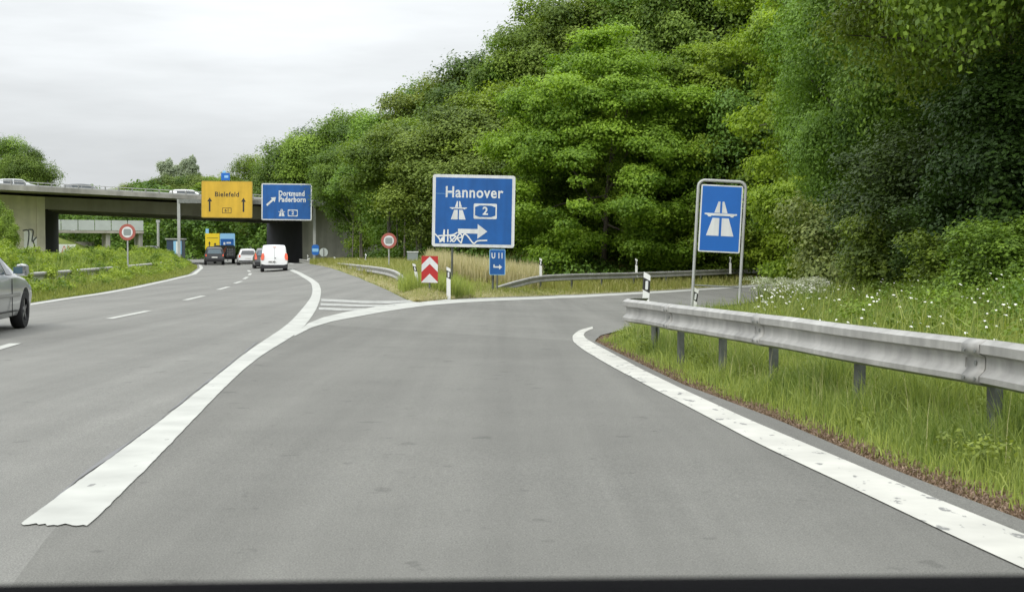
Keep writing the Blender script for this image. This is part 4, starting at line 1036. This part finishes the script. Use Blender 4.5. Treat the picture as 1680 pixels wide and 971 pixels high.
# ------------------------------------------------------------------ vegetation
def rand_unit(n):
    v = rng.normal(size=(n, 3)); return v / np.linalg.norm(v, axis=1)[:, None]
def leaf_quads(P, N, size, aspect=.62, nper=4):
    """diamond leaves around P with normal N"""
    n = len(P); t = np.cross(N, rand_unit(n)); t /= np.linalg.norm(t, axis=1)[:, None] + 1e-9
    t[:, 2] -= .25; t /= np.linalg.norm(t, axis=1)[:, None]
    b = np.cross(N, t); b /= np.linalg.norm(b, axis=1)[:, None] + 1e-9
    s_ = size * rng.uniform(.6, 1.3, (n, 1))
    L = t * s_; Wd = b * s_ * aspect * .5
    sag = N * s_ * .12
    return np.stack([P - L * .5, P + Wd + L * .05 - sag * .2, P + L * .5 - sag, P - Wd + L * .05 - sag * .2], 1)
def crown_arrays(kind, rx, rz, nclump, nleaf, leaf, seed, low=-.95, clump_r=.24):
    """crown centred on origin: half width rx, half height rz"""
    global rng
    rng = np.random.default_rng(seed)
    P = []; N = []; T = []
    C = []; CR = []
    for i in range(nclump):
        for _ in range(30):
            d = rand_unit(1)[0]; f = rng.uniform(.55, 1.0) ** .6
            if kind == 'layer': d[2] = rng.uniform(-1, 1)
            if d[2] < low: continue
            c = d * f
            if kind == 'layer':
                z = rng.uniform(-1, 1); rr = (1 - max(0, z) ** 2.2) ** .5 * (1 if z > -.4 else 1 - .45 * ((-.4 - z) / .6)); a = rng.uniform(0, 2 * math.pi); f = rng.uniform(.55, 1) ** .5
                c = np.array([math.cos(a) * rr * f, math.sin(a) * rr * f, z * .96])
            if kind == 'poplar':
                z = rng.uniform(-1, 1); rr = max(.15, (1 - abs(z) ** 2.5)) ** .5; a = rng.uniform(0, 2 * math.pi); f = rng.uniform(.3, .95)
                c = np.array([math.cos(a) * rr * f, math.sin(a) * rr * f, z])
            break
        C.append(c * np.array([rx, rx, rz])); CR.append(rx * clump_r * rng.uniform(.65, 1.45) * (.8 if kind == 'layer' else 1))
    C = np.array(C); CR = np.array(CR)
    # uneven outline
    C *= (1 + .10 * np.sin(C[:, :1] * 1.7 + seed) + .08 * np.cos(C[:, 2:3] * 2.1 + seed * 2) + rng.normal(0, .05, (nclump, 1)))
    w_ = CR ** 2; cnt = rng.multinomial(nleaf, w_ / w_.sum())
    tint_c = np.clip(rng.normal(.48, .20, nclump), .05, .95)
    for c, r, k, tc_ in zip(C, CR, cnt, tint_c):
        if k == 0: continue
        d = rand_unit(k); d[:, 2] = np.where(rng.random(k) < .6, np.abs(d[:, 2]), d[:, 2])
        rad = r * (rng.uniform(.45, 1.0, (k, 1)) ** .5) * (1 + .35 * rng.normal(size=(k, 1)) * .45)
        # lumpy sub-clumps
        rad *= 1 + .22 * np.sin(d[:, :1] * 6 + c[0] * 3) * np.cos(d[:, 1:2] * 5 + c[1]) 
        fl = .68 if kind == 'layer' else 1.0
        p = c + d * rad * np.array([1.15, 1.15, fl])
        out_ = p / np.array([rx, rx, rz]); out_ /= np.linalg.norm(out_, axis=1)[:, None] + 1e-6
        nn = d * .7 + out_ * .35 + np.array([0, 0, .55]) + rng.normal(0, .42, (k, 3)); nn /= np.linalg.norm(nn, axis=1)[:, None]
        P.append(p); N.append(nn); T.append(np.clip(tc_ + rng.normal(0, .17, k), 0, 1))
    P = np.concatenate(P); N = np.concatenate(N); T = np.concatenate(T)
    return leaf_quads(P, N, leaf), T, C
def trunk_mb(h0, h1, r, C, seed, nl=7, bend=.35, stems=1):
    rr = random.Random(seed); mb = MB()
    for s_ in range(stems):
        ox, oy = (rr.uniform(-.9, .9), rr.uniform(-.5, .5)) if stems > 1 else (0, 0)
        dx, dy = rr.uniform(-bend, bend), rr.uniform(-bend, bend)
        path = [(ox + dx * t * t * 2 + rr.uniform(-.05, .05), oy + dy * t, h0 + (h1 - h0) * t) for t in np.linspace(0, 1, 7)]
        k = 1 if stems == 1 else .55
        mb.tube(path, [r * k * (1.25 if i == 0 else 1 - .12 * i) for i in range(7)], 8)
        for j in range(nl if stems == 1 else 2):
            c = C[rr.randrange(len(C))]; t = rr.uniform(.35, .9); i = t * 6; p = Vector(path[int(i)])
            q = Vector(c); mid = (p + q) / 2 + Vector((rr.uniform(-.3, .3), rr.uniform(-.3, .3), .3))
            mb.tube([p, mid, q], [r * k * .4, r * k * .25, r * k * .08], 6, cap=False)
    return mb
ARCH = {}  # prototypes
def archetype(key, kind, rx, rz, nc, nl, leaf, seed, material, low=-.95, stems=1, clump_r=.24, bark='bark', clear=0.0):
    """tree whose base is at the origin; clear = bare trunk height"""
    e = empty('tree', (0, 0, 0)); V, T, C = crown_arrays(kind, rx, rz, nc, nl, leaf, seed, low, clump_r)
    zoff = clear + rz; V[:, :, 2] += zoff; C = C + np.array([0, 0, zoff])
    cr_o = np_mesh('crown', V, 4, M[material], T, e)
    tk = trunk_mb(-.5, zoff + rz * .5, max(.10, rx * .034), C, seed, stems=stems).build('trunk', M[bark], e, True)
    ARCH[key] = (e, zoff + rz, rx, cr_o, tk, [False])
    return e
archetype('round', 'round', 4.6, 6.0, 75, 95000, .215, 11, 'leaf_mid', clear=1.2, clump_r=.30)
archetype('round2', 'round', 4.4, 6.4, 80, 95000, .215, 12, 'leaf_olive', clear=1.0, clump_r=.28)
archetype('dark', 'round', 4.6, 5.6, 110, 80000, .22, 13, 'leaf_dark', clear=2.2)
archetype('highcrown', 'round', 4.2, 4.6, 60, 72000, .215, 14, 'leaf_mid', clear=5.2, low=-.6, stems=4, bark='barkgrey')
archetype('bright', 'layer', 6.0, 7.2, 300, 200000, .19, 15, 'leaf_bright', clear=.1, clump_r=.185)
archetype('bright2', 'layer', 4.6, 7.5, 150, 100000, .18, 16, 'leaf_bright', clear=.6, clump_r=.20)
archetype('tall', 'round', 5.6, 8.6, 200, 165000, .22, 23, 'leaf_mid', clear=1.0, clump_r=.20)
archetype('tallolive', 'round', 5.4, 9.0, 190, 155000, .22, 24, 'leaf_olive', clear=1.0, clump_r=.20)
archetype('poplar', 'poplar', 2.4, 7.0, 60, 26000, .36, 17, 'leaf_haze_pale', clear=.6, clump_r=.34)
archetype('bush', 'round', 2.4, 2.0, 70, 34000, .15, 18, 'leaf_olive', clear=-.3, clump_r=.24)
archetype('elder', 'round', 2.6, 2.7, 90, 42000, .16, 19, 'leaf_elder', clear=-.2, clump_r=.22)
archetype('neartree', 'round', 4.4, 5.2, 150, 190000, .125, 20, 'leaf_mid', clear=2.4, low=-.85, clump_r=.19)
archetype('canopy', 'round', 5.0, 4.2, 130, 170000, .14, 25, 'leaf_mid', clear=4.6, low=-.8, clump_r=.2)
archetype('neardark', 'round', 3.6, 3.6, 90, 70000, .15, 21, 'leaf_hollow_shade', clear=.3, clump_r=.22)
def tree(key, px, D_, top_y, wscale, label, name='tree', group=None, rz=None, z0=None, top_z=None, cat='tree', x=None, material=None):
    e, h_, rx, _, _, used = ARCH[key]
    x = (px - CX) / FPX * D_ if x is None else x
    gz = Hf(x, D_) if z0 is None else z0
    tz = atD(px, top_y, D_).z if top_z is None else top_z
    o = copy_tree(e) if used[0] else e; used[0] = True
    s_ = (tz - gz) / h_ * .97
    o.location = (x, D_, gz - .1); o.scale = (wscale, wscale, s_); o.rotation_euler = (0, 0, rng.uniform(0, 6.28) if rz is None else rz)
    o.name = name; tag(o, label, cat, group)
    if material:
        for ch in o.children:
            if ch.name.startswith('crown'):
                ch.material_slots[0].link = 'OBJECT'; ch.material_slots[0].material = M[material]
    return o
EG = 'trees on the right embankment'
B = 'broadleaf_tree'
tree('dark', 500, 170, 222, 1.25, 'deep green tree standing right behind the blue Dortmund sign', B, EG)
tree('round', 546, 168, 198, 1.3, 'round green tree above the right bridge abutment', B, EG)
tree('dark', 596, 137, 205, .85, 'dark tree on the embankment skyline, second right of the abutment', B, EG)
tree('highcrown', 590, 126, 228, .85, 'green tree with bare grey stems standing in front of the wing wall', B, EG)
tree('round', 650, 128, 200, 1.0, 'dark green skyline tree directly above the round island sign', B, EG)
tree('highcrown', 640, 112, 228, .9, 'many stemmed tree whose trunks show behind the round island sign', B, EG)
tree('round', 690, 120, 152, 1.1, 'tall skyline tree rising left of the Hannover sign', B, EG)
tree('highcrown', 682, 101, 190, 1.05, 'pale stemmed tree just left of the Hannover sign', B, EG)
tree('round2', 738, 113, 120, 1.1, 'olive green skyline tree above the Hannover sign', B, EG)
tree('dark', 800, 112, 98, 1.15, 'dark skyline tree behind the right half of the Hannover sign', B, EG)
tree('round2', 752, 96, 175, 1.05, 'olive tree close behind the Hannover sign', B, EG)
tree('round', 825, 96, 150, 1.05, 'green tree filling the gap between the Hannover sign and the bright tree', B, EG)
tree('tall', 868, 106, 70, .85, 'tall dark tree on the skyline left of the bright tree', B, EG)
tree('tall', 930, 106, -5, 1.05, 'tall green tree at the point where the skyline leaves the picture', B, EG)
tree('tallolive', 1010, 104, -60, 1.1, 'tall olive tree behind the bright tree', B, EG)
tree('tall', 1100, 102, -90, 1.1, 'tall dark tree behind the right side of the bright tree', B, EG)
tree('bright', 990, 84, 78, 1.0, 'broad yellow green tree with layered branches right of the Hannover sign', B, EG, rz=.4)
tree('dark', 905, 90, 225, .8, 'low dark tree at the left foot of the bright tree', B, EG)
tree('bright', 1118, 86, 100, .85, 'second yellow green tree just left of the framed motorway sign', B, EG, rz=2.2)
tree('tallolive', 1180, 96, -120, 1.1, 'very tall olive tree above the framed motorway sign', B, EG)
tree('dark', 1215, 84, 120, .9, 'shaded dark tree directly behind the framed motorway sign', B, EG)
tree('bright2', 1290, 84, -60, 1.15, 'tall yellowish tree right of the framed motorway sign', B, EG)
tree('tall', 1270, 100, -160, 1.1, 'tall green background tree right of the framed sign', B, EG)
tree('tall', 1400, 92, -200, 1.1, 'tall dark background tree above the pale elder bush', B, EG)
tree('bright2', 1385, 66, -120, 1.0, 'yellow green tree behind the pale elder bush', B, EG)
tree('neartree', 1440, 52, -120, .85, 'leafy green tree above the shrubs on the right bank', B, EG, material='leaf_mid')
tree('elder', 1312, 93, 262, 1.6, 'pale olive elder bush right of the framed motorway sign', 'elder_bush', EG, cat='bush')
tree('elder', 1262, 97, 345, 1.0, 'small pale elder bush at the end of the far guardrail', 'elder_bush', EG, cat='bush')
tree('bush', 1410, 46, 312, .95, 'rounded yellowish shrub in the middle of the right bank', 'shrub', EG, cat='bush', material='leaf_elder')
tree('bush', 1505, 37, 335, .8, 'light green shrub below the dark hollow on the right bank', 'shrub', EG, cat='bush', material='leaf_mid')
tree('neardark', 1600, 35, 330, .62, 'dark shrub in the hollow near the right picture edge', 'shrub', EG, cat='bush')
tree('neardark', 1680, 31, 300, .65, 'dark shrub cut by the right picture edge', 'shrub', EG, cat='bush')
def canopy(px, D_, ws, label, rz):  # high crowns added to block sky light above the hollow
    x_ = (px - CX) / FPX * D_; gz_ = Hf(x_, D_); return tree('canopy', px, D_, 0, ws, label, B, EG, rz=rz, top_z=gz_ + ARCH['canopy'][1] / .97)
canopy(1745, 27, .85, 'near tree whose branches overhang the top right corner', 1.0)
canopy(1650, 35, .9, 'near tree with hanging foliage above the dark hollow', 3.3)
canopy(1600, 46, 1.0, 'tall tree added to roof the dark hollow on the right bank', 5.0)
canopy(1760, 40, 1.0, 'tall tree added beside the dark hollow to block sky, mostly outside the picture', 2.0)
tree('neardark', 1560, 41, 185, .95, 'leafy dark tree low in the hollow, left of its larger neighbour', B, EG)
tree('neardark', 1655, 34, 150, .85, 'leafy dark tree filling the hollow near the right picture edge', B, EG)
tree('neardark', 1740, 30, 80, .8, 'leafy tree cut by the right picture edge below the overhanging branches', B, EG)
tree('bush', 1610, 29.5, 368, .62, 'low green shrub at the meadow edge below the hollow', 'shrub', EG, cat='bush', material='leaf_mid')
tree('bush', 1700, 26, 350, .62, 'low green shrub at the meadow edge cut by the picture edge', 'shrub', EG, cat='bush', material='leaf_mid')
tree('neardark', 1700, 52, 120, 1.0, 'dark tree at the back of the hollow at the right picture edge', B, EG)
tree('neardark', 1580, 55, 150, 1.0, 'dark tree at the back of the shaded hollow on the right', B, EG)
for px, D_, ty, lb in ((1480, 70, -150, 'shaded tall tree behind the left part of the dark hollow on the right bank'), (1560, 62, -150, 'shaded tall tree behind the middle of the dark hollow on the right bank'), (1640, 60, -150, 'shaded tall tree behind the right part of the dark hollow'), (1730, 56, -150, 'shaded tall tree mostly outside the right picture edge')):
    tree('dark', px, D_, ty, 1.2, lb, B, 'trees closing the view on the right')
# left side and beyond the bridge
tree('round', 8, 178, 236, .9, 'green tree behind the left end of the bridge cut by the picture edge', B)
tree('dark', 44, 172, 248, .72, 'dark rounded tree behind the left end of the bridge', B)
tree('elder', 1, 118, 331, .52, 'leafy bush at the left picture edge in front of the bridge abutment', 'bush', cat='bush', z0=0, material='leaf_mid')
PG = 'poplars on the horizon'
tree('poplar', 276, 420, 258, 1.15, 'leftmost of the pale haze-tinted poplars on the horizon above the bridge', 'poplar', PG, z0=6)
tree('poplar', 297, 428, 264, .9, 'middle pale haze-tinted poplar on the horizon above the bridge', 'poplar', PG, z0=6)
tree('poplar', 315, 415, 253, 1.05, 'rightmost and tallest pale haze-tinted poplar on the horizon above the bridge', 'poplar', PG, z0=6)
tree('round', 404, 230, 266, .9, 'round tree rising between the yellow and blue signs', B)
tree('round2', 440, 225, 284, .9, 'low olive tree just above the blue Dortmund sign', B)
tree('bright2', 362, 240, 288, 1.2, 'light green low tree behind the top of the yellow sign', B)
for px, ty, lb in ((225, 300, 'leftmost low tree of the distant row showing over the bridge railing'), (250, 296, 'second low tree from the left in the row over the bridge railing'), (275, 290, 'low tree below the leftmost poplar over the bridge railing'), (305, 292, 'low tree below the rightmost poplar over the bridge railing'), (330, 288, 'low tree just left of the yellow sign over the bridge railing')):
    tree('round2', px, 300, ty, 1.5, lb, B, 'distant tree row over the bridge')
# wood seen through the opening
def leafmass(name, centers, radii, nleaf, leaf, seed, m, flat=.8, tintmu=.45):
    global rng
    rng = np.random.default_rng(seed); C = np.array(centers); CR = np.array(radii); w_ = CR ** 2
    cnt = rng.multinomial(nleaf, w_ / w_.sum()); idx = np.repeat(np.arange(len(C)), cnt); k = len(idx)
    d = rand_unit(k); d[:, 2] = np.where(rng.random(k) < .7, np.abs(d[:, 2]), d[:, 2])
    rad = CR[idx][:, None] * (rng.uniform(.4, 1.0, (k, 1)) ** .5) * (1 + .16 * rng.normal(size=(k, 1)))
    p = C[idx] + d * rad * np.array([1, 1, flat])
    nn = d * .8 + np.array([0, 0, .5]) + rng.normal(0, .4, (k, 3)); nn /= np.linalg.norm(nn, axis=1)[:, None]
    tc_ = np.clip(rng.normal(tintmu, .2, len(C)), 0, 1)
    T = np.clip(tc_[idx] + rng.normal(0, .15, k), 0, 1)
    return np_mesh(name, leaf_quads(p, nn, leaf), 4, M[m], T)
cs, rs = [], []
rr = np.random.default_rng(3)
for i in range(420):
    px = rr.uniform(60, 520); D_ = rr.uniform(215, 250); x_ = (px - CX) / FPX * D_
    cs.append((x_, D_, rr.uniform(0, 11))); rs.append(rr.uniform(1.2, 2.6))
tag(leafmass('woodland', cs, rs, 70000, .55, 5, 'leaf_dark'), 'dense dark green woodland closing the view beyond the bridge opening', 'woodland', kind='stuff')
# undergrowth on the embankments
cs, rs = [], []
tries = 0
while len(cs) < 1500 and tries < 60000:
    tries += 1
    D_ = rr.uniform(60, 150); px = rr.uniform(520, 1500); x_ = (px - CX) / FPX * D_
    if inside_dist(HILL_R, np.array([x_]), np.array([D_]))[0] > 1.0:
        cs.append((x_, D_, Hf(x_, D_) + rr.uniform(0, .5))); rs.append(rr.uniform(.5, 1.3))
tag(leafmass('undergrowth', cs, rs, 90000, .24, 6, 'leaf_dark', .7), 'low green undergrowth covering the foot of the embankment', 'undergrowth', kind='stuff')
cs, rs = [], []
tries = 0
while len(cs) < 900 and tries < 60000:
    tries += 1
    D_ = rr.uniform(26, 62); px = rr.uniform(1240, 1760); x_ = (px - CX) / FPX * D_
    d_ = inside_dist(BANK, np.array([x_]), np.array([D_]))[0]
    if d_ > 5.0:
        cs.append((x_, D_, Hf(x_, D_) + rr.uniform(0, .5 + .06 * d_))); rs.append(rr.uniform(.35, .9))
tag(leafmass('undergrowth', cs, rs, 130000, .13, 8, 'leaf_mid', .8), 'green undergrowth of nettles and brambles on the right bank', 'undergrowth', kind='stuff')

# ---- grass
def blades(name, X, Y, h, wd, m, label, seed, lean=.28, tint=None, droop=.25, cat='grass'):
    r_ = np.random.default_rng(seed); n = len(X); Z = H(X, Y) - .03
    a = r_.uniform(0, 2 * np.pi, n); la = r_.uniform(0, 2 * np.pi, n); le = np.minimum(np.abs(r_.normal(0, lean, n)), 1.1) * h
    B0 = np.stack([X, Y, Z], 1); side = np.stack([np.cos(a), np.sin(a), np.zeros(n)], 1) * (wd / 2)[:, None]
    ld = np.stack([np.cos(la), np.sin(la), np.zeros(n)], 1)
    Mx = B0 + ld * (le * .35)[:, None] + np.array([0, 0, 1]) * (h * .58)[:, None]
    Tp = B0 + ld * (le * 1.1)[:, None] + np.array([0, 0, 1]) * (h * (1 - droop * (le / h) ** 1))[:, None]
    V = np.concatenate([np.stack([B0 - side, B0 + side, Mx + side * .75, Mx - side * .75], 1), np.stack([Mx - side * .75, Mx + side * .75, Tp + side * .12, Tp - side * .12], 1)])
    if tint is None: tint = np.clip(r_.normal(.45, .22, n), 0, 1)
    o = np_mesh(name, V, 4, M[m], np.concatenate([tint, tint])); tag(o, label, cat, kind='stuff'); return o
def vnoise(x, y, s_, seed):
    r_ = np.random.default_rng(seed); o_ = np.zeros_like(x)
    for k in range(6):
        a, b, c_ = r_.normal(0, 1, 2).tolist() + [r_.uniform(0, 6.28)]
        o_ += np.sin((x * a + y * b) * s_ * (1 + .5 * k) + c_)
    return o_ / 6
r_ = np.random.default_rng(21)
# near verge right
n = 210000; Y = 5.2 + 25 * r_.random(n) ** 1.5; Xe = fx(RR, Y); off = r_.random(n) ** .8 * 3.6
X = Xe + .08 + off
den = np.clip(.25 + off * 1.6 + vnoise(X, Y, 2.2, 1) * .6, 0.06, 1); keep = r_.random(n) < den
X, Y, off = X[keep], Y[keep], off[keep]; n = len(X)
hgt = (.05 + .25 * np.clip(off / 1.0, 0, 1)) * np.clip(1 + .9 * vnoise(X, Y, 1.7, 2), .35, 2) * r_.uniform(.4, 1.5, n)
tn = np.clip(.42 + .25 * vnoise(X, Y, 1.1, 3) + r_.normal(0, .2, n) + .3 * np.exp(-off / .3), 0, 1)
blades('verge_grass', X, Y, np.maximum(hgt, .04), (.0025 + .0055 * r_.random(n)) * (1 + Y / 30), 'grass', 'fresh green grass under and around the foreground guardrail', 31, .38, tn)
# taller stalks with seed heads
n = 1800; Y = 6 + 22 * r_.random(n); X = fx(RR, Y) + .5 + 3 * r_.random(n)
blades('tall_grass_stalks', X, Y, r_.uniform(.25, .55, n), np.full(n, .004), 'straw', 'thin pale seed stalks in the foreground grass', 32, .22, np.clip(r_.normal(.4, .2, n), 0, 1))
cs = []; rs = []
for i in range(420):
    yy = 5.8 + 22 * r_.random() ** 1.4; x_ = float(fx(RR, yy)) + .35 + 3.2 * r_.random()
    cs.append((x_, yy, Hf(x_, yy) + .04 + .12 * r_.random())); rs.append(.05 + .10 * r_.random())
tag(leafmass('verge_weeds', cs, rs, 26000, .035, 47, 'leaf_olive', .9, .5), 'small broad leaved weeds mixed into the foreground grass', 'weeds', kind='stuff')
# dead litter along the asphalt edge
n = 22000; Y = 5.2 + 20 * r_.random(n) ** 1.4; X = fx(RR, Y) + np.abs(r_.normal(0, .16, n)) + .01
M['litter'] = leaf_mat('dead_litter', (.10, .065, .04), (.36, .26, .18), .1)
blades('dead_leaf_litter', X, Y, r_.uniform(.01, .035, n), r_.uniform(.008, .022, n), 'litter', 'brown dead litter along the edge of the asphalt', 33, .6, None, .25, 'litter')
# bank grass behind rail
n = 130000; Y = 9 + 55 * r_.random(n) ** 1.1; X = fx(RR, Y) + 2.2 + 14 * r_.random(n)
keep = (X / Y * FPX + CX < 1800) & (X / Y * FPX + CX > 1000); X, Y = X[keep], Y[keep]; n = len(X)
hgt = (.5 + .38 * vnoise(X, Y, .8, 5)) * r_.uniform(.4, 1.4, n)
blades('bank_grass', X, Y, hgt, .010 * (1 + Y / 18) * r_.uniform(.6, 1.4, n), 'grass', 'tall meadow grass on the bank behind the foreground guardrail', 34, .4, np.clip(.40 + .22 * vnoise(X, Y, .5, 6) + r_.normal(0, .2, n), 0, 1))
cs = []; rs = []
for i in range(900):
    yy = 10 + 40 * r_.random(); x_ = float(fx(RR, yy)) + 3.0 + 9 * r_.random() ** .8
    cs.append((x_, yy, Hf(x_, yy) + .2 + .45 * r_.random())); rs.append(.10 + .22 * r_.random())
tag(leafmass('bank_weeds', cs, rs, 60000, .06, 48, 'leaf_mid', .9, .5), 'rough mixed weeds growing through the bank grass', 'weeds', kind='stuff')
cs = []; rs = []
for i in range(700):
    yy = 18 + 20 * r_.random(); x_ = float(fx(RR, yy)) + 4.2 + 8 * r_.random() ** .8; q_ = min(1, (x_ - float(fx(RR, yy)) - 4.0) / 4)
    cs.append((x_, yy, Hf(x_, yy) + .15 + .75 * q_ * r_.random())); rs.append(.14 + .26 * r_.random())
tag(leafmass('nettle_patch', cs, rs, 70000, .07, 49, 'leaf_mid', 1.1, .4), 'tall dark nettles and weeds climbing the bank below the shrubs', 'weeds', kind='stuff')
# flowers: oxeye daisies
n = 2400; Y = 11 + 42 * r_.random(n); X = fx(RR, Y) + 2.6 + 7.5 * r_.random(n) ** 1.3
keep = (vnoise(X, Y, 1.1, 9) > .08) & (X / Y * FPX + CX < 1760); X, Y = X[keep], Y[keep]; n = len(X)
Z = H(X, Y) + r_.uniform(.45, .85, n); P = np.stack([X, Y, Z], 1)
Vf = []
for k in range(6):
    a = k * math.pi / 3; nrm = r_.normal(0, .5, (n, 3)) * 0; d = np.array([math.cos(a), math.sin(a) * .85, .45 * math.sin(a)])
    e_ = np.array([-math.sin(a), math.cos(a) * .8, .4 * math.cos(a)]); s_ = (.010 + .012 * r_.random((n, 1))) * (1 + Y[:, None] / 60)
    Vf.append(np.stack([P, P + d * s_ * .6 + e_ * s_ * .35, P + d * s_ + np.array([0, 0, -.004]), P + d * s_ * .6 - e_ * s_ * .35], 1))
tag(np_mesh('white_wildflowers', np.concatenate(Vf), 4, M['petal']), 'white oxeye daisies dotted through the bank behind the guardrail', 'wildflowers', kind='stuff')
n2 = n; blades('flower_stems', X, Y, Z - H(X, Y) + .02, np.full(n, .008), 'grass', 'green stems of the white wildflowers', 35, .02, None, 0, 'flower stems')
# white flowering umbels cluster at the bend
cs = []; rs = []
for i in range(70):
    px = 1225 + 130 * r_.random(); D_ = 34 + 16 * r_.random(); x_ = (px - CX) / FPX * D_
    if x_ > fx(RR, D_) + .8: cs.append((x_, D_, Hf(x_, D_) + .55 + .35 * r_.random())); rs.append(.16 + .1 * r_.random())
M['umbel'] = leaf_mat('umbel_florets', (.16, .22, .08), (.62, .64, .52), .2)
tag(leafmass('white_umbel_flowers', cs, rs, 9000, .035, 44, 'umbel', .5, .6), 'frothy white umbel flowers beside the exit road bend', 'wildflowers', kind='stuff')
# island grass
n = 150000; Y = 38 + 62 * r_.random(n) ** 1.15
XL = fx(MR, Y); XR = np.where(Y < 60, fx(RL, Y), fx(RL, Y)); X = XL + .1 + (XR - XL - .2) * r_.random(n)
ok = (XR > XL + .3); X, Y, XL, XR = X[ok], Y[ok], XL[ok], XR[ok]; n = len(X)
edge = np.minimum(X - XL, XR - X)
dry = np.clip(.9 - edge / 1.6 + .25 * vnoise(X, Y, .35, 12), 0, 1)
hg = (.08 + .36 * np.clip(edge / 1.2, 0, 1)) * (1 + .3 * vnoise(X, Y, .7, 13)) * r_.uniform(.5, 1.3, n)
hg = hg * np.where((X > -2.5) & (Y > 48) & (Y < 90), .45, 1.0)
sel = r_.random(n) < dry
wd_ = .012 * (1 + Y / 28) * r_.uniform(.6, 1.4, n)
blades('island_grass', X[~sel], Y[~sel], np.maximum(hg[~sel], .05), wd_[~sel], 'drygrass', 'yellowish green meadow grass on the island between the roads', 36, .3, np.clip(r_.normal(.28, .18, (~sel).sum()), 0, 1))
blades('dry_edge_grass', X[sel], Y[sel], np.maximum(hg[sel], .04), wd_[sel], 'straw', 'short straw coloured grass along the island edges', 37, .5, np.clip(r_.normal(.6, .2, sel.sum()), 0, 1))
# greener tufts by the chevron
n = 7000; cx_, cy_ = ch.location.x, ch.location.y
X = cx_ + r_.normal(.7, 1.5, n); Y = cy_ + 1.2 + np.abs(r_.normal(0, 1.5, n)); k_ = (X > fx(MR, Y) + .2) & (X < fx(RL, Y) - .1); X, Y = X[k_], Y[k_]; n = len(X)
blades('green_tufts', X, Y, r_.uniform(.3, .85, n), np.full(n, .022), 'grass', 'fresh green tufts around the chevron board', 38, .25, np.clip(r_.normal(.75, .2, n), 0, 1))
# straw reeds at the back of the island
n = 15000; Y = r_.uniform(66, 79, n); px = r_.uniform(700, 885, n); X = (px - CX) / FPX * Y
blades('straw_reeds', X, Y, r_.uniform(.6, 1.35, n) * (1 + .2 * vnoise(X, Y, .6, 14)), r_.uniform(.02, .05, n), 'straw', 'tall straw coloured grass under the Hannover sign', 39, .15, np.clip(r_.normal(.6, .2, n), 0, 1))
# foot of the embankment
n = 60000; Y = r_.uniform(64, 118, n); X = r_.uniform(-16, 22, n); k_ = (X > fx(MR, Y) + .3) & (X < fx(RL, Y) - .3); X, Y = X[k_], Y[k_]; n = len(X)
blades('embankment_grass', X, Y, r_.uniform(.25, .6, n), r_.uniform(.03, .06, n), 'drygrass', 'yellow green grass at the foot of the wooded embankment', 40, .3, np.clip(r_.normal(.15, .15, n), 0, 1))
# median vegetation
cs, rs = [], []
for i in range(3200):
    yy = 14 + 122 * r_.random() ** 1.2; w0 = r_.random() ** 1.3; off_ = .75 + 6.5 * w0
    x_ = float(fx(ML, yy)) - off_
    if x_ / yy * FPX + CX < -90: continue
    hh = (.14 + .98 * min(1, max(0, (off_ - .7)) / 1.9)) * (1 + .22 * math.sin(x_ * 1.3 + yy * .5) + .15 * math.sin(yy * 1.7))
    cs.append((x_, yy, hh * r_.uniform(.2, 1.0))); rs.append(r_.uniform(.12, .34))
tag(leafmass('median_weeds', cs, rs, 330000, .085, 45, 'weed', 1.0, .42), 'bright yellow green weeds and scrub filling the median', 'weeds', kind='stuff')
n = 60000; Y = 14 + 110 * r_.random(n) ** 1.3; X = fx(ML, Y) - .05 - 1.7 * r_.random(n)
e_ = fx(ML, Y) - X
blades('median_grass', X, Y, (.08 + .28 * np.clip(e_, 0, 1.2)) * r_.uniform(.5, 1.4, n), .010 * (1 + Y / 25) * r_.uniform(.6, 1.4, n), 'grass', 'green grass along the edge of the median', 41, .35, np.clip(r_.normal(.6, .2, n), 0, 1))

n = 60000; Y = 16 + 110 * r_.random(n) ** 1.2; e_ = .8 + 6 * r_.random(n); X = fx(ML, Y) - e_
blades('median_tall_grass', X, Y, (.35 + .85 * np.clip((e_ - .8) / 1.9, 0, 1)) * r_.uniform(.5, 1.15, n), .012 * (1 + Y / 25) * r_.uniform(.6, 1.4, n), 'grass', 'tall grass stalks standing between the median weeds', 42, .25, np.clip(r_.normal(.55, .25, n), 0, 1))
# ------------------------------------------------------------------ own car's dashboard rim, close to the lens
Dd = .80
zl = [atD(840, 943, Dd).z]
de = empty('dashboard', (0, Dd, zl[0])); tag(de, 'black dashboard rim of the camera car along the bottom edge', 'dashboard')
P = []; nx = 25
prof = [(0.02, -.05), (0.012, -.012), (0, -.002), (-.012, -.001), (-.03, -.004), (-.06, -.012), (-.12, -.02), (-.12, -.07)]
V = []; F = []
for i in range(nx):
    x_ = -.6 + 1.2 * i / (nx - 1)
    for a, b in prof: V.append((x_, a + .03 * -(x_ * x_), b + .003 * x_ / .3))
k = len(prof)
for i in range(nx - 1):
    for j in range(k): F.append([i * k + j, i * k + (j + 1) % k, (i + 1) * k + (j + 1) % k, (i + 1) * k + j])
F.append(list(range(k))); F.append([(nx - 1) * k + j for j in reversed(range(k))])
mesh_obj('dash_pad', V, F, M['dash'], de, True)
for nm_ in ('tmp_text',):
    if nm_ in bpy.data.objects: bpy.data.objects.remove(bpy.data.objects[nm_])
